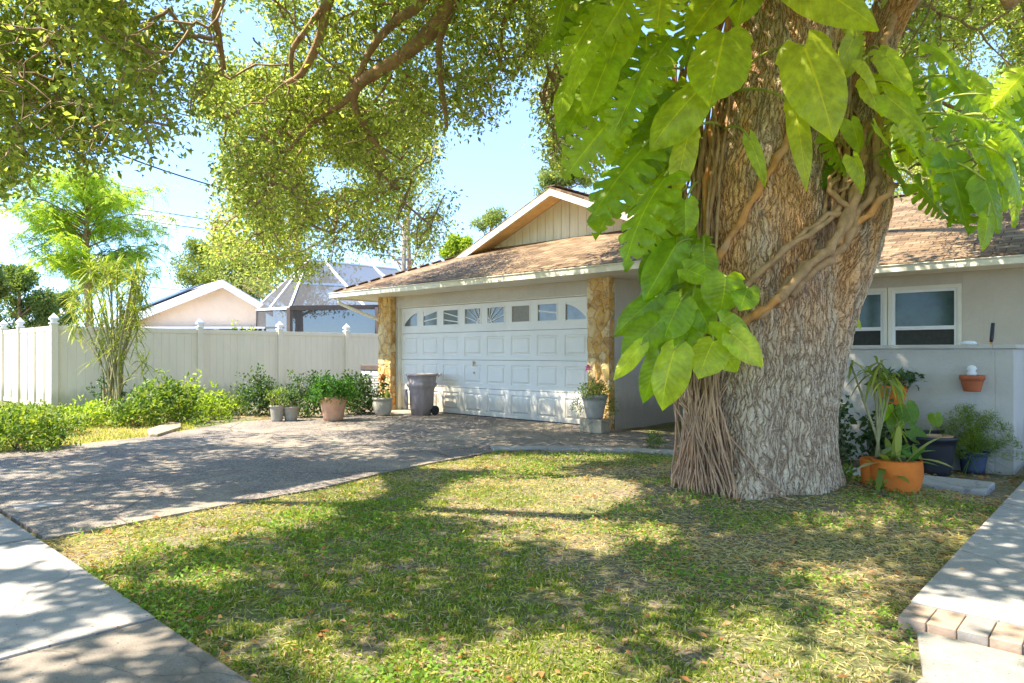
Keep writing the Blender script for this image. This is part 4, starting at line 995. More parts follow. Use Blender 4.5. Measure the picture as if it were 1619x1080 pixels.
# bundle of stems up the left flank
for k in range(34):
    x0 = random.uniform(1052,1135); x1 = x0+random.uniform(-12,22)
    y0 = random.uniform(-30,200); y1 = random.uniform(380,600)
    vtube(sto if random.random() < .25 else st, [(x0+40*(y0 < 60), y0),(x0+10,(y0+y1)/2-60),(x1,(y0+y1)/2+40),(x1+random.uniform(-12,12),y1)], random.uniform(.008,.022), random.uniform(.02,.12), .012)
for k in range(8):
    x0 = random.uniform(1095,1150); vtube(st, [(x0,430+random.uniform(0,60)),(x0-12,520),(x0-20,600)], random.uniform(.012,.022), .05)
st.build('stem', MT['stem'], VINE, True); sto.build('stem', MT['stemo'], VINE, True)
ar = MB()
for k in range(150):
    x0 = random.gauss(1105,22); x1 = random.uniform(1062,1165); y1 = 738+(x1-1045)*.32+random.uniform(-12,10)
    y0 = random.uniform(540,640)
    x0 = min(max(x0,1066),1150)
    base = on_trunk(x1, 775, random.uniform(.03,.16)); top = on_trunk(x0, y0, random.uniform(.02,.14)); md = on_trunk((x0+x1)/2+random.uniform(-8,8), 680, random.uniform(.03,.2))
    P, R = smooth_path([(top,.006),(md,.006),((base[0],base[1],.12),.006),((base[0]+random.uniform(-.06,.06),base[1]-.03,-.02),.007)], 4)
    rr = random.uniform(.0035,.0085); ar.tube([tuple(p+RNG.normal(size=3)*.006) for p in P], rr, 5)
for pts in ([(1128,620),(1150,690),(1175,745),(1215,780),(1262,793)], [(1120,640),(1160,700),(1200,745),(1235,775),(1250,793)], [(1110,600),(1135,680),(1160,730),(1190,770)],[(1100,650),(1130,730),(1150,770)]):
    vtube(ar, pts, .008, .05, .006)
for k in range(26):
    a = random.uniform(0,1); x = 1050+a*130; y = 752+a*28; g0 = gp(x, y); q = gp(x+random.uniform(-25,50), y+random.uniform(10,45))
    ar.tube([(g0[0],g0[1],.03),((g0[0]+q[0])/2+random.uniform(-.05,.05),(g0[1]+q[1])/2,.045),(q[0],q[1],.01)], random.uniform(.003,.006), 5)
ar.build('aerial_roots', MT['root'], VINE, True)
# ------------------------------------------------------------------ lawn, weeds, litter
lawn_uv = [(-5.22,1.19),(-5.23,1.75),(-5.3,2.4),(-5.34,3.3),(-5.56,4.14),(-5.70,5.0),(-5.74,5.5),(-5.84,6.0),(-5.5,6.45),(-4.9,6.8),(-4.42,7.1),(-3.4,7.25),(-3.4,6.98),(-2.15,6.94),(-.97,6.9),(-.82,6.85),(-.83,3.4),(-.74,3.36),(-.62,2.9),(-.66,2.2),(-.6,1.19)]
lawn_xy = hpoly(lawn_uv)
def scatter(n, x0, x1, y0, y1, poly, pw=1.0):
    q = np.stack([RNG.uniform(x0,x1,n), y0+(y1-y0)*RNG.random(n)**pw], 1)
    q = q[inpoly(q[:,0], q[:,1], poly)]
    px = CX+F*q[:,0]/q[:,1]; q = q[(px > -60) & (px < 1700)]
    d = np.hypot(q[:,0]-2.2, q[:,1]-6.25); return q[d > .78]
def blades(q, h, w, var, lean=.6):
    n = len(q); z = gz(q[:,0], q[:,1]); P = np.stack([q[:,0], q[:,1], z-.004], 1)
    D = RNG.normal(size=(n,3)); D[:,2] = 0; D /= np.linalg.norm(D,axis=1)[:,None]; ln = lean*RNG.random(n)[:,None]**.7
    D = D*ln*1.5+np.array([0,0,1.0])*(1-ln*.75); D /= np.linalg.norm(D,axis=1)[:,None]
    S = np.cross(D, RNG.normal(size=(n,3))); S /= np.linalg.norm(S,axis=1)[:,None]
    V = np.empty((n,4,3)); V[:,0] = P-S*(w*.5)[:,None]; V[:,1] = P+S*(w*.5)[:,None]
    m = P+D*(h*.6)[:,None]; tip = P+D*h[:,None]; tip[:,2] -= h*.25*RNG.random(n)
    V[:,2] = m+S*(w*.42)[:,None]; V[:,3] = tip
    V2 = m-S*(w*.42)[:,None]; VV_ = np.concatenate([V, V2[:,None]], 1)
    i = np.arange(n)[:,None]*5; T = np.concatenate([i+[0,1,2], i+[0,2,4], i+[4,2,3]], 1).reshape(-1,3)
    return VV_.reshape(-1,3), T, np.repeat(var, 5)
q = scatter(620000, -4.2, 4.6, 2.2, 9, lawn_xy, 1.35)
gm = vn(q[:,0]+3, q[:,1]+9, .75, 4); right_ = np.clip((q[:,0]+.3)/3.0, 0, 1)            # greener on the left
green = gm-.36*right_+.0+.05*np.clip((q[:,1]-5)/3,0,1)
near_t = np.hypot(q[:,0]-2.2, q[:,1]-6.1)
green = green-.3*np.exp(-(near_t/1.5)**2)
fine = vn(q[:,0], q[:,1], 7, 2); cl = vn(q[:,0]+5, q[:,1]+2, 3.2, 2)
dens = np.clip((green-.34)*3.6, .05, 1)*np.clip((fine-.25)*3, .15, 1)
keep = RNG.random(len(q)) < dens; q = q[keep]; green = green[keep]; cl = cl[keep]
var = np.where(RNG.random(len(q)) < np.clip((green-.36)*4.5+(cl-.5)*1.2, .06, .93), RNG.uniform(0,.5,len(q)), RNG.uniform(.5,1,len(q)))
h = (.018+.03*RNG.random(len(q)))*(.75+.7*np.clip(cl-.3,0,.7)); w = .0042+.004*RNG.random(len(q))
V, T, A = blades(q, h, w, var, .95)
tag(npmesh('grass', V, T, MT['lawn'], var=A), kind='stuff')
# straw thatch lying flat
q = scatter(150000, -4.2, 4.6, 2.2, 9, lawn_xy, 1.4); f_ = vn(q[:,0]+3, q[:,1]+9, .75, 4)-.19*np.clip((q[:,0]+.3)/3,0,1)
q = q[RNG.random(len(q)) < np.clip((.62-f_)*2.4, .1, 1)]; n = len(q)
P = np.stack([q[:,0], q[:,1], gz(q[:,0], q[:,1])+.004+.012*RNG.random(n)], 1); D = RNG.normal(size=(n,3)); D[:,2] *= .12; D /= np.linalg.norm(D,axis=1)[:,None]
V, T, A = leaf_arrays(P, D, .03+.05*RNG.random(n), .003+.002*RNG.random(n), .62+.38*RNG.random(n), .3)
tag(npmesh('dry_thatch', V, T, MT['lawn'], var=A), kind='stuff')
# broad leaved weeds in patches
q = scatter(150000, -4.2, 4.6, 2.2, 9, lawn_xy, 1.4); wn = vn(q[:,0]+31, q[:,1]+4, 1.6, 3); q = q[RNG.random(len(q)) < np.clip((wn-.5)*6, .02, 1)*.75]; n = len(q)
P = np.stack([q[:,0], q[:,1], gz(q[:,0], q[:,1])+.008+.03*RNG.random(n)], 1); D = RNG.normal(size=(n,3)); D[:,2] = np.abs(D[:,2])*.5; D /= np.linalg.norm(D,axis=1)[:,None]
V, T, A = leaf_arrays(P, D, .016+.016*RNG.random(n), .010+.008*RNG.random(n), RNG.random(n), .1)
tag(npmesh('lawn_weeds', V, T, MT['weed'], var=A), kind='stuff')
# fallen leaves
def litter(n, poly_xy, x0, x1, y0, y1, zoff=.01, s=1.0, name='fallen_leaves', z=None):
    q = scatter(n, x0, x1, y0, y1, poly_xy); n = len(q)
    zz = gz(q[:,0], q[:,1])+zoff if z is None else np.full(n, z)
    P = np.stack([q[:,0], q[:,1], zz+.008*RNG.random(n)], 1); D = RNG.normal(size=(n,3)); D[:,2] = .1*np.abs(D[:,2]); D /= np.linalg.norm(D,axis=1)[:,None]
    L = (.028+.04*RNG.random(n))*s; return leaf_arrays(P, D, L, L*.45, RNG.random(n), .2)
mul = hpoly([(-4.2,7.43),(-1.0,7.43),(-.82,7.4),(-.82,8.34),(-4.2,8.34)])
mul2 = hpoly([(-2.1,6.0),(-.84,5.6),(-.84,6.9),(-2.6,6.95)])
mul3 = hpoly([(-.84,3.4),(-.84,6.9),(-1.05,6.9),(-1.0,3.4)]); mul4 = hpoly([(-5.2,1.22),(-.7,1.22),(-.7,1.42),(-5.2,1.36)])
behind = hpoly([(-13.5,5.5),(-11.4,6.0),(-11.2,7.2),(-12.0,8.9),(-13.6,8.9)])
parts = [litter(2600, mul, 1, 6, 5, 10, .012, 1.2), litter(1500, mul2, 0, 6, 3, 9), litter(4000, lawn_xy, -4, 4.6, 2.3, 9, .014, .8), litter(3500, mul3, 0, 6, 2, 8, .01, .7), litter(6000, mul4, -4, 3, 1.8, 6, .01, .7), litter(3500, behind, -8, -1, 8, 18, .012, 1.2)]
bare = hpoly(drive_uv); parts.append(litter(500, bare, -8, 2, 4, 14, 0, .8, z=.016))
swp = hpoly([(-9,-.5),(1,-.5),(1,1.2),(-9,1.2)]); parts.append(litter(120, swp, -4.5, 0, 2, 6, 0, .6, z=.024)); wkp = hpoly([(-.78,3.7),(1,3.7),(1,8),(-.78,8)]); parts.append(litter(90, wkp, 1, 6, 2.5, 8, 0, .7, z=.056))
V, T, A = join(parts); tag(npmesh('fallen_leaves', V, T, MT['dead'], var=A), kind='stuff')
# yellow grass verge left of the drive
lv = hpoly([(-10.2,.5),(-10.2,2.6),(-10.45,3.75),(-11,4.6),(-12,5.0),(-14,4.6),(-16,3.9),(-20,3.9),(-20,.5)])
q = scatter(220000, -16, -3, 5, 15, lv); n = len(q); cl = vn(q[:,0], q[:,1], 1.5, 3)
V, T, A = blades(q, .04+.05*RNG.random(n), .009+.006*RNG.random(n), np.clip(.25+.75*RNG.random(n)*(cl+.3), 0, .8), .7)
tag(npmesh('verge_grass', V, T, MT['lawn'], var=A), kind='stuff')
# ------------------------------------------------------------------ plants
def stems_to(B_, base, tops, r):
    for t in tops: B_.tube([base, ((base[0]+t[0])/2+random.uniform(-.05,.05), (base[1]+t[1])/2, (base[2]+t[2])*.55), tuple(t)], [r, r*.7, r*.35], 5)
def bush(name, c, rad, ncl, per, L, Wd, mat, label, cat='shrub', group=None, crad=.12, up=.5, stem='twig'):
    """c: centre on the ground, rad: (rx, ry, height)"""
    r = empty(name, (c[0],c[1],c[2]), label, cat, group)
    P = shell_pts((0,0,0), (1,1,1), ncl, .3); P[:,2] = np.abs(P[:,2]); P = P*np.array(rad)*(.82+.36*RNG.random((ncl,1)))+np.array(c)+np.array([0,0,.06])
    V, T, A = clumps(P, per, crad, L, Wd, up=up, outward=.7); npmesh('foliage', V, T, MT[mat], r, var=A)
    b_ = MB(); stems_to(b_, (c[0],c[1],c[2]), P[RNG.integers(0,ncl,min(14,ncl))], .008); b_.build('stem', MT[stem], r, True); return r
def G(x, y, z=0.0): return gp(x, y, z)
for x, y, rw, hh, mat, n_, L, lab in [
  (262,668,.62,.78,'cover',120,.075,'tall leafy green weed clump against the fence beside the cane plant'),
  (318,662,.5,.62,'lime',60,.07,'yellow-green leafy shrub between the cane plant and the dark bush'),
  (218,676,.45,.5,'cover',70,.07,'low green leafy clump right of the base of the cane plant'),
  (362,655,.4,.45,'cover',50,.06,'small pale leafy clump left of the dark round bush'),
  (24,712,.62,.42,'cover',150,.06,'wide ground hugging shrub at the far left edge of the verge'),
  (-30,700,.6,.5,'cover',90,.06,'leafy shrub running off the left edge beside the fence'),
  (92,688,.42,.3,'cover',60,.055,'low leafy patch in front of the fence corner post'),
  (140,676,.4,.36,'lime',50,.055,'yellow-green low patch in front of the cane plant')]:
    bush('leafy_shrub', G(x, y), (rw,rw*.7,hh), n_, 16, L, L*.55, mat, lab, 'shrub', 'shrubs along the fence', .11)
cv = scatter(5200, -14, -3, 9, 15, hpoly([(-11.2,4.3),(-11.5,5.4),(-13,6.2),(-16.2,6.2),(-16.3,4.3),(-13.5,4.4)]))
cv2 = scatter(6000, -14, -3, 7, 15, hpoly([(-12.0,2.6),(-13.5,4.3),(-16.3,4.0),(-19,4.0),(-19,2.2),(-13,1.9)]))
cv = np.concatenate([cv[vn(cv[:,0],cv[:,1],2,2) > .42], cv2[vn(cv2[:,0],cv2[:,1],2,2) > .5]])
P = np.stack([cv[:,0], cv[:,1], .03+.2*vn(cv[:,0],cv[:,1],1.3,2)*RNG.random(len(cv))], 1)
V, T, A = clumps(P, 7, .08, .055, .034, up=.6); tag(npmesh('ground_cover', V, T, MT['cover'], var=A), kind='stuff')
bush('dark_bush', G(408,655), (.42,.4,.72), 110, 18, .06, .032, 'bushd', 'rounded dark green bush left of the two small grey pots', 'bush', 'bushes behind the pots')
bush('dark_bush', G(488,660), (.5,.4,.78), 130, 18, .06, .032, 'bushd', 'broad dark bush behind the small grey pots and terracotta pot', 'bush', 'bushes behind the pots')
bush('dark_bush', G(566,655), (.48,.45,.78), 130, 18, .065, .034, 'bushd', 'dark blue-green bush between the terracotta pot and the left stone pillar', 'bush', 'bushes behind the pots')
# cane plant: many thin stems with strap rosettes
def cane_plant():
    c = np.array(G(178,656)); r = empty('cane_plant', tuple(c), 'tall multi-stemmed cane plant with spiky strap leaves in front of the fence', 'plant')
    b_ = MB(); arr = []; o = 0
    for k in range(30):
        t = k/29; x = 118+112*random.random(); y = random.uniform(415,520)
        if x < 135 or x > 218: y += random.uniform(0,60)
        top = np.array(at(x, y, 13.5+random.uniform(-.5,.5)))
        b0 = c+np.array([random.uniform(-.18,.18), random.uniform(-.12,.12), 0]); mid = b0*.55+top*.45+np.array([(top[0]-c[0])*-.18,0,.1])
        q_, rr = smooth_path([(b0,.026),(b0*.8+mid*.2+np.array([0,0,.1]),.022),(mid,.018),(top,.013)], 4); b_.tube([tuple(p) for p in q_], rr, 6)
        for (cc, m_) in [(top, 34), (top-np.array([0,0,.22]), 14), (q_[9], 8)]:
            D = rdirs(m_, .55); P_ = np.repeat(cc[None], m_, 0)+RNG.normal(size=(m_,3))*.03
            arr.append(strap_arrays(P_, D, .26+.18*RNG.random(m_), .022, .35, 4, RNG.random(m_)))
    V, T, A = join(arr); npmesh('foliage', V, T, MT['strap'], r, var=A, quads=True)
    b_.build('stem', MT['yolk'], r, True)
    V, T, A = clumps(shell_pts(tuple(c+np.array([-.1,0,.35])), (.35,.3,.4), 26), 10, .1, .07, .04); npmesh('foliage', V, T, MT['bushd'], r, var=A)
cane_plant()
# feathery tree behind the fence
def feather_tree():
    Y = 17.2; r = empty('feathery_tree', (at(140,560,Y)[0], Y, 0), 'bright green feathery tree rising behind the fence at left', 'tree')
    b_ = MB(); base = at(143,720,Y); b_.tube([(base[0],Y,0), at(142,520,Y), at(138,440,Y), at(136,370,Y), at(143,310,Y), at(150,270,Y)], [.11,.1,.085,.06,.035,.015], 10)
    cs = []
    for k in range(64):
        y0 = random.uniform(300,470); s0 = np.array(at(138, y0, Y)); a = random.uniform(0,2*PI); frac = (y0-250)/220
        R_ = random.uniform(.9,2.0)*(.45+.55*math.sin(min(1,frac)*PI*.75))
        e = s0+np.array([math.cos(a)*R_, math.sin(a)*R_, random.uniform(.2,.75)]); m_ = (s0+e)/2+np.array([0,0,.18])
        b_.tube([tuple(s0), tuple(m_), tuple(e), tuple(e+np.array([math.cos(a)*.3,math.sin(a)*.3,-.18]))], [.022,.014,.008,.003], 5)
        for t in np.linspace(.3,1.15,11): cs.append(s0*(1-t)**2+2*m_*t*(1-t)+e*t*t if t <= 1 else e+(e-m_)*(t-1))
    cs.append(np.array(at(145,262,Y))); cs = np.array(cs)
    n = len(cs)*5; c0 = np.repeat(cs, 5, 0)+RNG.normal(size=(n,3))*.1      # fronds
    D = RNG.normal(size=(n,3)); D[:,2] = -.35+.35*D[:,2]*.5; D /= np.linalg.norm(D,axis=1)[:,None]
    Lf = .34; cell = []; m_ = 15
    S = np.cross(D, [0,0,1.0]); S /= np.linalg.norm(S,axis=1)[:,None]
    for j in range(m_):
        t = (j+.5)/m_; p = c0+D*(Lf*t); p[:,2] -= .12*t*t
        for sg in (-1, 1):
            d = S*sg+D*.45; d[:,2] -= .15; d /= np.linalg.norm(d,axis=1)[:,None]
            cell.append(leaf_arrays(p, d, .075*(1-.5*t), .022, np.repeat(RNG.random(len(cs)),5)*.6+.4*RNG.random(n), .1))
    V, T, A = join(cell); npmesh('crown', V, T, MT['feather'], r, var=A); b_.build('trunk', MT['limb'], r, True)
feather_tree()
# background trees
def far_tree(name, x, ytop, ybot, halfw, Y, mat, label, blobs, leaf=.16, per=26, ncl=26, tw=.12, cat='tree'):
    base = at(x, 560, Y); r = empty(name, (base[0],Y,0), label, cat, 'background trees')
    zt = at(x,ytop,Y)[2]; zb = at(x,ybot,Y)[2]; R_ = halfw/F*Y; b_ = MB()
    b_.tube([(base[0],Y,0),(base[0]+.1,Y,zb*.7),(base[0],Y,(zt+zb)/2),(base[0]+.1,Y,zt-.2*(zt-zb))], [tw*1.4,tw,tw*.7,tw*.2], 8); cs = []
    for k in range(blobs):
        z = random.uniform(zb, zt); f_ = (z-zb)/(zt-zb); w = R_*(.35+.75*math.sin(PI*min(1,.15+.8*f_)))*random.uniform(.2,1); a = random.uniform(0,2*PI)
        c = (base[0]+math.cos(a)*w, Y+math.sin(a)*w*.8, z); br = R_*random.uniform(.2,.36)
        cs.append(shell_pts(c, (br,br,br*.75), ncl, .4)); b_.tube([(base[0],Y,max(zb*.8,z-.3*(zt-zb))), c], [tw*.4,.02], 5)
    cs = np.concatenate(cs); V, T, A = clumps(cs, per, leaf*2.0, leaf, leaf*.5, up=.2); npmesh('crown', V, T, MT[mat], r, var=A); b_.build('trunk', MT['limb'], r, True)
far_tree('broadleaf_tree', 345, 385, 470, 62, 42, 'far', 'dense green tree rising just behind the peach house roof', 26)
far_tree('broadleaf_tree', 30, 430, 530, 48, 36, 'fardk', 'dark green tree beyond the near fence at the far left', 22)
far_tree('broadleaf_tree', 92, 458, 520, 30, 44, 'fardk', 'distant dark tree between the far left tree and the feathery tree', 14)
far_tree('broadleaf_tree', -20, 420, 520, 30, 34, 'far', 'green tree cut by the left edge above the near fence', 12)
far_tree('tall_pale_tree', 470, 318, 480, 120, 34, 'pale', 'tall pale loose-crowned tree towering behind the screened pool cage', 34, .15, 16, 18, .2)
far_tree('tall_pale_tree', 645, 270, 420, 72, 38, 'pale', 'slender pale-leaved tree beside the utility pole', 18, .15, 12, 14, .15)
far_tree('broadleaf_tree', 392, 395, 470, 50, 40, 'far', 'rounded tree between the peach house and the pool cage', 18)
far_tree('broadleaf_tree', 775, 335, 420, 38, 48, 'far', 'tree top showing left of the garage gable', 14)
far_tree('lime_tree', 722, 380, 430, 30, 44, 'lime', 'small lime green tree top behind the garage roof slope', 12)
far_tree('broadleaf_tree', 885, 258, 330, 45, 30, 'far', 'green tree top directly behind the garage gable peak', 16, .12)
far_tree('broadleaf_tree', 1470, 180, 330, 120, 34, 'lime', 'sunny yellow-green tree behind the main house roof', 34, .14)
far_tree('broadleaf_tree', 1590, 120, 330, 90, 38, 'lime', 'tall yellow-green tree behind the right end of the roof', 24, .14)
bush('lime_bush', (at(382,560,21)[0],21,.9), (.75,.6,1.05), 90, 18, .09, .05, 'lime', 'lime green bush poking over the fence before the peach house', 'bush', None, .16)
# ------------------------------------------------------------------ pots and plants in them
def pot(name, c, rb, rt, h, mat, label, cat='pot', rim=.03, rimo=.012, group=None, soil=True, n=32, belly=0, fill=.86):
    r = empty(name, tuple(c), label, cat, group); t = .012
    b_ = MB(); pr = [(rb,0)]+[(rb+(rt-rb)*k/6+belly*math.sin(PI*k/6), (h-rim)*k/6) for k in range(1,7)]
    pr += [(rt+rimo,h-rim+.001),(rt+rimo+.003,h-rim*.5),(rt+rimo,h),(rt-t,h)]+[(rb+(rt-rb)*k/6+belly*math.sin(PI*k/6)-t, (h-rim)*k/6+.01) for k in range(6,0,-1)]
    pr.append((0,.03)); b_.lathe(c, pr, n); b_.build('pot_body', MT[mat], r, True)
    if soil:
        s_ = MB(); zz = h*fill; rr = rb+(rt-rb)*fill-t; s_.lathe(c, [(rr*.999,zz-.02),(rr,zz),(rr*.6,zz+.012),(0,zz+.016)], 20); s_.build('soil', MT['soil'], r, True)
    return r
def straps(c, n, L, Wd, up, droop, mat, par, name='foliage', spread=.03, seg=5, lo=.6):
    D = rdirs(n, up); P_ = np.array(c)[None]+RNG.normal(size=(n,3))*spread
    V, T, A = strap_arrays(P_, D, L*(lo+(1-lo)*RNG.random(n)), Wd, droop, seg, RNG.random(n)); return npmesh(name, V, T, MT[mat], par, var=A, quads=True)
c = G(527,665,.012); pot('terracotta_pot', c, .16, .235, .42, 'terra2', 'large faded terracotta pot of bright green foliage at the driveway edge', rim=.06)
bush('potted_greenery', (c[0],c[1],c[2]+.34), (.4,.36,.42), 90, 18, .07, .028, 'green', 'bushy bright green plant overflowing the faded terracotta pot', 'plant', None, .1)
c = G(438,667,0); pot('grey_pot', c, .09, .12, .29, 'greypot', 'left of two small grey pots beside the dark bush', rim=.03, group='small grey pots')
bush('potted_seedling', (c[0],c[1],.24), (.17,.15,.32), 26, 12, .05, .028, 'cover', 'small yellow-green plant in the left small grey pot', 'plant', None, .07)
c = G(460,666,0); pot('grey_pot', c, .1, .13, .26, 'greypot', 'right of two small grey pots beside the terracotta pot', rim=.03, group='small grey pots')
bush('potted_seedling', (c[0],c[1],.2), (.15,.15,.3), 22, 12, .05, .03, 'bushd', 'small green plant in the right small grey pot', 'plant', None, .07)
c = G(605,657,.012); pot('weathered_urn', c, .12, .175, .34, 'swan', 'weathered rounded grey-white pot at the foot of the left stone pillar', rim=.04, belly=.035)
r = empty('succulent', (c[0],c[1],.3), 'pale upright fleshy leaves in the weathered pot by the pillar', 'plant'); straps((c[0]+.08,c[1],.32), 9, .26, .075, 1.8, .1, 'strap', r)
b_ = MB(); cx_ = at(607,598,13.3); r = empty('orange_flower', (cx_[0],13.3,.3), 'orange flower head on dark leafy stem against the left pillar', 'flower')
arr = leaf_arrays(np.repeat(np.array([cx_]),40,0)+RNG.normal(size=(40,3))*.03, rdirs(40,.2), .07, .04, RNG.random(40)); npmesh('petals', arr[0], arr[1], MT['red'], r)
b_.tube([(cx_[0],13.3,.3),(cx_[0]-.02,13.3,.6),cx_], .008, 5); b_.build('stem', MT['pet'], r)
V, T, A = clumps(shell_pts((cx_[0]-.02,13.3,.52), (.12,.1,.2), 14), 10, .06, .07, .035); npmesh('foliage', V, T, MT['bushd'], r, var=A)
# block and pot by the right pillar
bu, bv_ = g_ = (G(932,686)[0]*UU[0]+G(932,686)[1]*UU[1], G(932,686)[0]*VV[0]+G(932,686)[1]*VV[1])
b_ = MB(); b_.hbox(bu-.2,bu+.2,bv_+.02,bv_+.24,.012,.215); tag(b_.build('concrete_block', MT['block'], bevel=.012), 'tan concrete block standing on the drive under the flared grey pot', 'block')
q = hw(bu, bv_+.13, .215); pot('flared_pot', q, .12, .185, .36, 'greypot', 'flared grey pot standing on the concrete block by the right pillar', rim=.05)
r = bush('trailing_plant', (q[0],q[1],.5), (.27,.24,.2), 60, 13, .035, .02, 'fern', 'trailing green plant spilling from the flared grey pot', 'plant', None, .08, .1)
V, T, A = clumps(np.concatenate([shell_pts((q[0]-.26,q[1],.42), (.09,.09,.16), 12), shell_pts((q[0]+.24,q[1]+.02,.36), (.09,.09,.2), 16)]), 12, .06, .032, .018, up=-.4); npmesh('foliage', V, T, MT['fern'], r, var=A)
fx = at(930,582,q[1]); b_ = MB(); b_.tube([(q[0],q[1],.52),(q[0]-.02,q[1],.75),fx], .005, 5); b_.build('flower_stem', MT['pet'], r)
arr = leaf_arrays(np.repeat(np.array([fx]),30,0)+RNG.normal(size=(30,3))*.018, rdirs(30,.2), .045, .035, RNG.random(30)); npmesh('flower', arr[0], arr[1], MT['pink'], r)
# right hand pots
c = G(1386,775,.0); pot('orange_pot', c, .115, .135, .27, 'terra', 'smaller orange terracotta pot, left and behind of the large orange pot', rim=.0, rimo=0)
c1 = c
c = G(1430,785,.0); c = (c[0],c[1]+.12,-.01); pot('orange_pot', c, .15, .195, .30, 'terra', 'large rounded orange terracotta pot nearest the oak trunk', rim=.0, rimo=0, belly=.025)
c2 = c
r = empty('bromeliad', (c2[0],c2[1],.26), 'spreading broad strap leaves filling the large orange pot', 'plant')
straps((c2[0]-.04,c2[1],.27), 24, .46, .06, .35, .3, 'strap', r, 'foliage', .05); straps((c2[0]+.1,c2[1]-.02,.27), 10, .3, .07, .3, .25, 'green', r, 'foliage', .04)
t_ = at(1418,680,c2[1]); b_ = MB(); b_.tube([(c2[0],c2[1],.27),tuple(t_)], .008, 6); b_.build('stem', MT['yolk'], r); straps(t_, 30, .17, .014, .5, .3, 'strap', r, 'rosette', .01)
r = empty('spider_dracaena', (c1[0],c1[1],.24), 'tall thin stemmed plant with drooping strap leaf heads in the smaller orange pot', 'plant')
b_ = MB(); arr = []
for (x, y, m_, Y_, L_s) in [(1380,590,20,5.9,.3),(1400,604,16,5.8,.3),(1345,575,9,6.1,.22),(1390,574,9,5.9,.24),(1412,598,10,5.8,.26)]:
    t_ = np.array(at(x, y, Y_)); q_, rr = smooth_path([(np.array([c1[0]+random.uniform(-.04,.06),c1[1],.24]),.014),(np.array(at(1388,700,5.9)),.012),(np.array(at((x+1385)/2+3,640,5.9)),.01),(t_,.007)], 4)
    b_.tube([tuple(p) for p in q_], rr, 6); arr.append(strap_arrays(np.repeat(t_[None],m_,0)+RNG.normal(size=(m_,3))*.012, rdirs(m_,.35), L_s*(.6+.4*RNG.random(m_)), .022, .75, 6, RNG.random(m_)))
V, T, A = join(arr); npmesh('foliage', V, T, MT['strap'], r, var=A, quads=True); b_.build('stem', MT['yolk'], r, True)
for x, y in ((1335,572),(1350,585)):
    pass
c = G(1489,753,0); pot('black_pot', (c[0],c[1]+.18,-.01), .17, .225, .385, 'black', 'front black plastic nursery pot holding an orange saucer, by the wall', rim=.035, fill=.8, group='black nursery pots')
s_ = MB(); q = (c[0]+.06,c[1]+.14,.345); s_.lathe(q, [(.10,0),(.13,.035),(.12,.035),(.095,.01),(0,.01)], 24); tag(s_.build('clay_saucer', MT['terra2'], smooth=True), 'round clay saucer lying in the top of the front black pot', 'saucer')
c = G(1466,741,0); pot('black_pot', (c[0]+.03,c[1]+.18,0), .16, .21, .4, 'black', 'rear black plastic pot half hidden behind the front black pot', rim=.035, group='black nursery pots')
c = G(1549,749,0); pot('blue_pot', (c[0],c[1]+.1,.0), .10, .125, .21, 'blue', 'small dark blue pot holding a feathery fern by the wall end', rim=.02); cb = (c[0],c[1]+.1,.19)
r = empty('asparagus_fern', cb, 'feathery yellow-green fern growing in the dark blue pot', 'plant'); straps(cb, 90, .5, .007, 1.0, .25, 'fern', r, 'stalk', .03)
n = 170; D = rdirs(n, 1.1); D[:,2] = np.abs(D[:,2]); P_ = np.array(cb)+D*(.08+.42*RNG.random(n)**.7)[:,None]*np.array([.85,.8,.95]); V, T, A = clumps(P_, 34, .05, .035, .0055, up=.4, outward=.8); npmesh('foliage', V, T, MT['fern'], r, var=A)
# wall hung pots
def wallpot(px_, py_, rr, h, mat, label, top=True):
    ray = (px_-CX)/F; s_ = (8.36-rr-.01)/(ray*VV[0]+VV[1]); c = (ray*s_, s_, EYE+(HY-py_)/F*s_-h/2)
    r = pot('wall_pot', c, rr*.66, rr*.93, h, mat, label, rim=h*.28, rimo=.008, n=24); b_ = MB()
    b_.tube([(c[0],c[1],c[2]+h),(c[0]+.02,c[1]+rr,c[2]+h+.06)], .006, 6); b_.lathe((c[0]+.01,c[1]+.02,c[2]+h-.01), [(.0,0),(.035,.0),(.045,.03),(.03,.05),(.045,.075),(.03,.1),(0,.11)], 12) if top else None
    b_.build('hanger', MT['white'], r, True); return c
wallpot(1537,606,.11,.165,'terra3','small red clay pot with white ornament hung alone on the courtyard wall')
c = wallpot(1412,626,.14,.22,'terra','orange clay wall pot hung behind the tall strap leaved plant', False)
bush('wall_pot_plant', (c[0]+.06,c[1],c[2]+.18), (.24,.12,.12), 16, 10, .09, .05, 'bushd', 'dark leafy plant growing from the orange clay wall pot', 'plant', None, .06)
# shrubs along the courtyard wall
c = hw(-2.05,8.05,0); r = bush('wall_shrub', c, (.22,.16,.62), 40, 9, .085, .06, 'bushd', 'loose green shrub against the wall behind the orange pots', 'shrub', 'plants along the courtyard wall', .1)
c = G(1338,738); bush('wall_shrub', (c[0],c[1]+.1,0), (.14,.12,.62), 34, 9, .06, .04, 'bushd', 'narrow green shrub just right of the oak trunk', 'shrub', 'plants along the courtyard wall', .08)
c = G(1345,768); bush('weed_tuft', (c[0]-.05,c[1],0), (.18,.12,.12), 22, 9, .04, .02, 'weed', 'low weed tuft between oak trunk and orange pots', 'weed', None, .06)
c = G(1388,790); bush('weed_tuft', (c[0],c[1]+.02,0), (.06,.05,.1), 8, 8, .035, .02, 'cover', 'tiny weed at the foot of the large orange pot', 'weed', None, .04)
c = G(1035,712); bush('grass_tuft', (c[0],c[1],0), (.09,.08,.14), 20, 10, .07, .008, 'cover', 'tuft of yellow grass at the path edge left of the oak roots', 'grass tuft', None, .05)
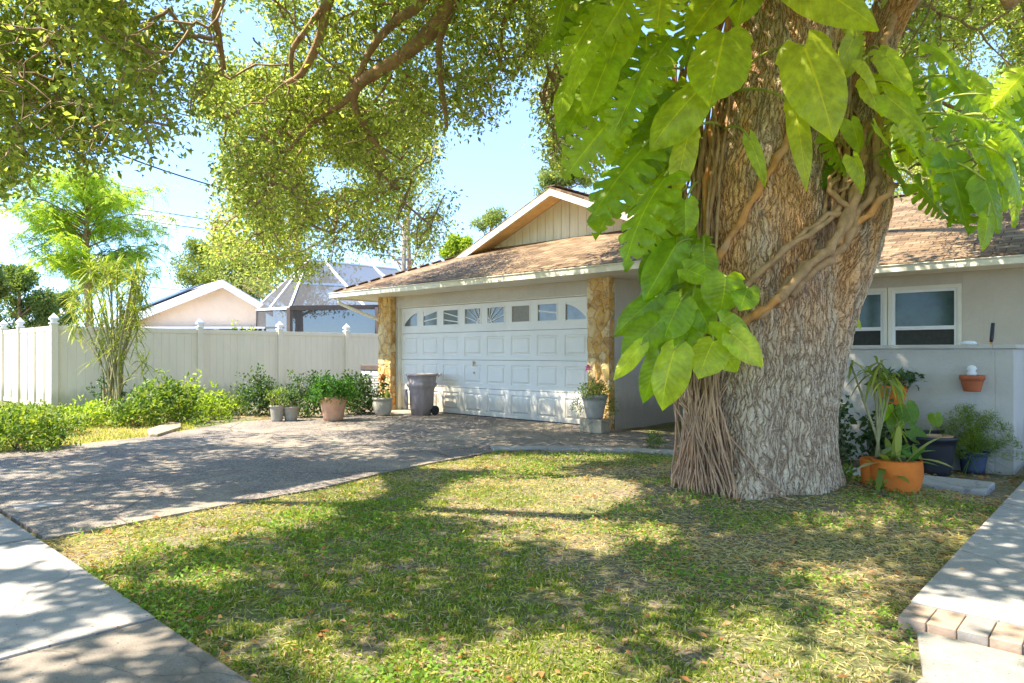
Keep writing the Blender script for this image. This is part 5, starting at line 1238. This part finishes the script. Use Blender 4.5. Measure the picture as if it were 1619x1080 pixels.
# broad philodendron leaves behind black pots
lv_V, lv_T, lv_A, lv_U = [], [], [], []; off_ = 0; pt = MB()
r = empty('philodendron', (at(1450,700,6.9)[0],6.9,0), 'broad leaved green plant standing behind the black pots', 'plant')
for bx, by, tx, ty, wd, Y in [(1432,640,1446,672,34,6.9),(1478,655,1484,676,22,6.9),(1420,655,1412,690,30,7.0),(1440,680,1470,700,26,6.8),(1405,640,1390,668,28,7.0),(1460,700,1450,728,26,6.8)]:
    vleaf(at(bx,by,Y), at(tx,ty,Y-.05), wd/F*Y, False, var=random.uniform(0,.35)); pt = MB(); petiole((at(1448,740,6.95)[0],6.95,.0), at(bx,by,Y), .05, .005); pt.build('petiole', MT['pet'], r, True)
npmesh('foliage', np.array(lv_V), np.array(lv_T), MT['vine'], r, var=np.array(lv_A), uv=np.array(lv_U), quads=True, smooth=True)
# ------------------------------------------------------------------ rubbish cart
def cart():
    c0 = G(664,658,.012); c = (c0[0], c0[1]+.25, .012); r = empty('trash_cart', c, 'sun-faded brown wheeled trash cart standing open against the garage door', 'trash can')
    def loft(B_, rows, n=40, p=3.2):
        vs = []
        for hx, hy, z, dx in rows:
            for k in range(n):
                q = 2*PI*k/n; cc, ss = math.cos(q), math.sin(q); x = math.copysign(abs(cc)**(2/p), cc)*hx+dx; y = math.copysign(abs(ss)**(2/p), ss)*hy
                vs.append((c[0]+x*UU[0]+y*VV[0], c[1]+x*UU[1]+y*VV[1], c[2]+z))
        m = len(rows); B_.add(vs, [(i*n+k, i*n+(k+1) % n, (i+1)*n+(k+1) % n, (i+1)*n+k) for i in range(m-1) for k in range(n)])
    b_ = MB(); loft(b_, [(0.000,0.000,0.009,0.000),(0.163,0.163,0.000,-0.019),(0.176,0.172,0.112,-0.019),(0.202,0.189,0.130,0.000),(0.215,0.202,0.465,0.000),(0.228,0.215,0.521,0.000),(0.258,0.245,0.558,0.000),(0.262,0.249,0.614,0.000),(0.245,0.232,0.623,0.000),(0.249,0.237,0.744,0.000),(0.280,0.267,0.753,0.000),(0.280,0.267,0.786,0.000),(0.245,0.232,0.786,0.000),(0.232,0.224,0.651,0.000),(0.172,0.172,0.093,0.000),(0.000,0.000,0.074,0.000)])
    b_.build('cart_body', MT['bin'], r, True)
    b_ = MB(); q = lambda u, v, z: (c[0]+u*UU[0]+v*VV[0], c[1]+u*UU[1]+v*VV[1], c[2]+z)
    b_.hexa([q(-.2,-.26,.12),q(-.12,-.26,.12),q(-.12,-.22,.12),q(-.2,-.22,.12),q(-.2,-.275,.5),q(-.12,-.275,.5),q(-.12,-.24,.5),q(-.2,-.24,.5)]); b_.build('lift_bar', MT['bin'], r, bevel=.01)
    b_ = MB(); b_.tube([q(.16,.17,.09),q(.22,.17,.09)], .09, 18); b_.build('wheel', MT['black'], r, bevel=.01)
    b_ = MB(); b_.tube([q(-.2,.25,.74),q(-.2,.31,.78),q(.2,.31,.78),q(.2,.25,.74)], .014, 8); b_.build('handle', MT['bin'], r, True)
cart()
# AC unit behind the pillar
r = empty('ac_unit', hw(-12.8,9.65,0), 'grey outdoor air conditioner unit half hidden behind the left stone pillar', 'air conditioner')
b_ = MB(); b_.hbox(-13.2,-12.42,9.3,10.05,0,.8); b_.build('cabinet', MT['white'], r, bevel=.02); b_ = MB(); b_.hbox(-13.22,-12.4,9.28,10.07,.801,.93); b_.build('top_grille', MT['metal'], r, bevel=.02)
b_ = MB()
for k in range(12): b_.hbox(-13.16,-12.46,9.285,9.299,.08+k*.055,.1+k*.055)
b_.build('louvre', MT['greypot'], r)
# ------------------------------------------------------------------ neighbour house and pool cage
r = empty('neighbor_house', (at(330,560,31)[0],31,0), 'peach stucco neighbour house with pale gabled roof beyond the fence', 'house')
ap = Vector(at(352,445,30)); le = Vector(at(190,509,30)); re = Vector(at(432,492,30)); bd = Vector((-.62,.785,0))*7
def poly(B_, pts): B_.add([tuple(p) for p in pts], [tuple(range(len(pts)))])
b_ = MB(); dn = Vector((0,0,-1)); wl = Vector((le.x+.7,30,0)); wr = Vector((re.x-.5,30,0))
lz = le.z+(ap.z-le.z)*(.7/(ap.x-le.x)); rz = re.z+(ap.z-re.z)*(.5/(re.x-ap.x)); yy = Vector((0,.5,0))
b_.add([(wl.x,30.5,0),(wr.x,30.5,0),(wr.x,30.5,rz-.1),(ap.x,30.5,ap.z-.12),(wl.x,30.5,lz-.1)], [(0,1,2,3,4)])
b_.add([(wr.x,30.5,0),tuple(Vector((wr.x,30.5,0))+bd),tuple(Vector((wr.x,30.5,rz-.1))+bd),(wr.x,30.5,rz-.1)], [(0,1,2,3)]); b_.add([(wl.x,30.5,0),tuple(Vector((wl.x,30.5,0))+bd),tuple(Vector((wl.x,30.5,lz-.1))+bd),(wl.x,30.5,lz-.1)], [(0,3,2,1)])
b_.build('wall', MT['peach'], r)
b_ = MB(); th = Vector((0,0,.09))
for p, q_ in ((le, ap), (ap, re)): b_.add([tuple(v_) for v_ in (p, q_, q_+bd, p+bd, p+th, q_+th, q_+bd+th, p+bd+th)], [(0,1,2,3),(4,7,6,5),(0,4,5,1),(1,5,6,2),(2,6,7,3),(3,7,4,0)])
b_.build('roof', MT['groof'], r)
b_ = MB(); lo = Vector((0,-.04,-.26)); up_ = Vector((0,-.04,.05))
for p, q_ in ((le, ap), (ap, re)): b_.add([tuple(v_) for v_ in (p+lo, q_+lo, q_+up_, p+up_, p+lo+Vector((0,.03,0)), q_+lo+Vector((0,.03,0)), q_+up_+Vector((0,.03,0)), p+up_+Vector((0,.03,0)))], [(0,1,2,3),(4,7,6,5),(0,4,5,1),(1,5,6,2),(2,6,7,3),(3,7,4,0)])
b_.build('fascia', MT['alu'], r)
b_ = MB(); sl = (ap-le); s0 = le+sl*.12+bd*.12; s1 = le+sl*.86+bd*.12; z_ = Vector((0,0,.16))
b_.add([tuple(v_) for v_ in (s0+z_, s1+z_, s1+bd*.5+z_, s0+bd*.5+z_, s0+z_*1.35, s1+z_*1.35, s1+bd*.5+z_*1.35, s0+bd*.5+z_*1.35)], [(0,1,2,3),(4,7,6,5),(0,4,5,1),(1,5,6,2),(2,6,7,3),(3,7,4,0)])
b_.build('solar_panel', MT['solar'], r)
b_ = MB(); a_, c_ = at(205,508,29), at(395,492,29); b_.hexa([(a_[0],28,a_[2]-.35),(c_[0]+1,28,a_[2]-.35),(c_[0]+1,30.4,a_[2]-.25),(a_[0],30.4,a_[2]-.25),(a_[0],28,a_[2]-.28),(c_[0]+1,28,a_[2]-.28),(c_[0]+1,30.4,a_[2]-.18),(a_[0],30.4,a_[2]-.18)]); b_.build('patio_roof', MT['alu'], r)
b_ = MB()
for k in range(7): x = a_[0]+.1+k*(c_[0]+.8-a_[0])/6; b_.box(x-.04,x+.04,28.02,28.1,0,a_[2]-.36)
b_.box(a_[0],c_[0]+1,28.03,28.09,1.5,1.56); b_.build('patio_frame', MT['alu'], r)
b_ = MB(); b_.box(a_[0]+.02,c_[0]+.98,28.12,28.14,0,a_[2]-.37); b_.build('screen', MT['screenm'], r)
# cage
r = empty('pool_cage', (at(520,560,25)[0],25,0), 'hipped aluminium pool cage with grey insect screen beyond the fence', 'pool enclosure')
A_ = Vector(at(402,490,31)); B0 = Vector(at(458,487,23.5)); D0 = Vector(at(720,484,27)); R1 = Vector(at(487,411,30)); R2 = Vector(at(628,426,32)); R3 = Vector(at(560,458,26.2))
Bm = Vector(at(597,487,25)); Cb = Vector(at(640,440,36))
b_ = MB(); poly(b_, [A_, B0, R1]); poly(b_, [B0, D0, R2, R1])
gnd = lambda v_: Vector((v_.x, v_.y, 0))
poly(b_, [gnd(A_), gnd(B0), B0, A_]); poly(b_, [gnd(B0), gnd(D0), D0, B0]); b_.build('screen', MT['screen'], r)
b_ = MB(); 
for p, q_ in ((gnd(B0),B0),(gnd(Bm),Vector((Bm.x,Bm.y,B0.z+(D0.z-B0.z)*.4))),(B0,D0)): b_.sweep(p, q_, .13, .16, (.3,.9,.1) if abs((q_-p).z) > 1 else (0,0,1))
b_.build('frame', MT['metal'], r)
b_ = MB()
for p, q_ in ((B0,R1),(A_,R1),(R1,R2),(B0.lerp(D0,.42),R1.lerp(R2,.18)),(B0.lerp(D0,.75),R1.lerp(R2,.72)),(R1.lerp(B0,.55),R2.lerp(D0,.55)),(A_,B0),(A_.lerp(B0,.5),R1),(A_.lerp(B0,.45).lerp(gnd(A_.lerp(B0,.45)),1),A_.lerp(B0,.45))): b_.sweep(p, q_, .07, .09)
b_.build('beam', MT['alu'], r)
# utility pole and wires
pb = at(638,560,36); r = empty('utility_pole', (pb[0],36,0), 'wooden utility pole beyond the garage roof, carrying overhead wires', 'utility pole')
zt = at(638,353,36)[2]; b_ = MB(); b_.tube([(pb[0],36,0),(pb[0],36,zt*.6),(pb[0]+.03,36,zt)], [.15,.13,.1], 10); b_.build('post', MT['pole'], r, True)
b_ = MB(); b_.sweep((pb[0]-.5,36,zt-1.9),(pb[0]+.5,36,zt-1.9),.09,.11); b_.build('crossarm', MT['pole'], r)
wires = [((-60,287,24),(345,350,30),(638,400,36),'lower slack wire'),((150,230,20),(345,296,27),(638,372,36),'topmost thick wire'),((-40,312,26),(340,365,31),(638,408,36),'middle thin wire'),((-60,408,40),(95,438,38),(400,470,37),'lowest wire'),((400,60,14),(440,95,15),(640,240,20),'steep short wire')]
for k, (a, m_, e, nm) in enumerate(wires):
    b_ = MB(); q_, rr = smooth_path([(at(*a),.014),(at(*m_),.014),(at(*e),.014)], 8); b_.tube([tuple(p) for p in q_], .028 if k == 1 else .019, 5)
    tag(b_.build('overhead_wire', MT['wire'], smooth=True), ['black overhead wire, second from the top, running above the feathery tree','thick black overhead wire, highest where it crosses the left sky','thin overhead wire just under the second one, ending at the pole','lowest overhead wire crossing behind the feathery tree crown','short steep overhead wire seen through the gap in the oak crown'][k], 'wire', 'overhead wires')
# ------------------------------------------------------------------ light, sky, camera
sc = bpy.context.scene
w = bpy.data.worlds.new('World'); sc.world = w; w.use_nodes = True; nt = w.node_tree; nt.nodes.clear()
sd = Vector((-SH[0]*math.cos(SUN_EL), -SH[1]*math.cos(SUN_EL), math.sin(SUN_EL)))
sky = nt.nodes.new('ShaderNodeTexSky'); sky.sky_type = 'NISHITA'; sky.sun_disc = False; sky.sun_elevation = SUN_EL; sky.sun_rotation = math.atan2(sd.x, sd.y)
sky.altitude = 2500; sky.air_density = 1.0; sky.dust_density = .1; sky.ozone_density = 1.0
bg = nt.nodes.new('ShaderNodeBackground'); bg.inputs[1].default_value = .15; out = nt.nodes.new('ShaderNodeOutputWorld')
tc = nt.nodes.new('ShaderNodeTexCoord'); acc = None
nz_ = nt.nodes.new('ShaderNodeTexNoise'); nz_.inputs['Scale'].default_value = 26; nz_.inputs['Detail'].default_value = 6; nt.links.new(tc.outputs['Generated'], nz_.inputs['Vector'])
def wm(op, a, b=None):
    x = nt.nodes.new('ShaderNodeVectorMath'); x.operation = op
    for i, v_ in enumerate((a, b)):
        if v_ is None: continue
        if isinstance(v_, bpy.types.NodeSocket): nt.links.new(v_, x.inputs[i])
        else: x.inputs[i].default_value = v_
    return x
def mm(op, a, b=0.0):
    x = nt.nodes.new('ShaderNodeMath'); x.operation = op
    for i, v_ in enumerate((a, b)):
        if isinstance(v_, bpy.types.NodeSocket): nt.links.new(v_, x.inputs[i])
        else: x.inputs[i].default_value = v_
    return x.outputs[0]
for px_, py_, rx, rz in [(262,346,.045,.018),(-4,345,.035,.016),(150,412,.05,.010)]:
    d = Vector(((px_-CX)/F, 1, (HY-py_)/F)).normalized()
    s1 = wm('SUBTRACT', tc.outputs['Generated'], tuple(d)); s2 = wm('MULTIPLY', s1.outputs[0], (1/rx, 1/rx, 1/rz)); ln = wm('LENGTH', s2.outputs[0]).outputs['Value']
    v_ = mm('SUBTRACT', mm('ADD', .75, mm('MULTIPLY', mm('SUBTRACT', nz_.outputs[0], .5), 2.4)), ln)
    x = nt.nodes.new('ShaderNodeMath'); x.operation = 'MULTIPLY'; x.use_clamp = True; nt.links.new(v_, x.inputs[0]); x.inputs[1].default_value = 1.6
    acc = x.outputs[0] if acc is None else mm('MAXIMUM', acc, x.outputs[0])
mx = nt.nodes.new('ShaderNodeMix'); mx.data_type = 'RGBA'; nt.links.new(acc, mx.inputs[0]); tn = nt.nodes.new('ShaderNodeMix'); tn.data_type = 'RGBA'; tn.blend_type = 'MULTIPLY'; tn.inputs[0].default_value = 1; nt.links.new(sky.outputs[0], tn.inputs[6]); sx = nt.nodes.new('ShaderNodeSeparateXYZ'); nt.links.new(tc.outputs['Generated'], sx.inputs[0]); cr = nt.nodes.new('ShaderNodeValToRGB'); nt.links.new(sx.outputs[2], cr.inputs[0]); cr.color_ramp.elements[0].position = .02; cr.color_ramp.elements[0].color = (.40,.50,.67,1); cr.color_ramp.elements[1].position = .5; cr.color_ramp.elements[1].color = (.82,.82,.88,1); nt.links.new(cr.outputs[0], tn.inputs[7]); nt.links.new(tn.outputs[2], mx.inputs[6]); mx.inputs[7].default_value = (5.4,5.3,5.2,1)
nt.links.new(mx.outputs[2], bg.inputs[0]); nt.links.new(bg.outputs[0], out.inputs[0])
sun = bpy.data.lights.new('sun', 'SUN'); sun.energy = 2.7; sun.angle = math.radians(.53); sun.color = (1,.91,.75)
so = bpy.data.objects.new('sun', sun); C.objects.link(so); so.rotation_euler = (-sd).to_track_quat('-Z', 'Y').to_euler()
cam = bpy.data.cameras.new('camera'); cam.sensor_width = 36; cam.lens = 36*F/1619; cam.shift_y = (HY-540)/1619; cam.clip_start = .05; cam.clip_end = 1500
co = bpy.data.objects.new('camera', cam); C.objects.link(co); co.location = (0,0,EYE); co.rotation_euler = (math.radians(90),0,0); sc.camera = co
sc.view_settings.view_transform = 'Standard'; sc.view_settings.look = 'None'; sc.view_settings.gamma = 1; sc.view_settings.use_curve_mapping = False
sc.view_settings.exposure = 2.4
sc.cycles.transparent_max_bounces = 12; sc.cycles.max_bounces = 8
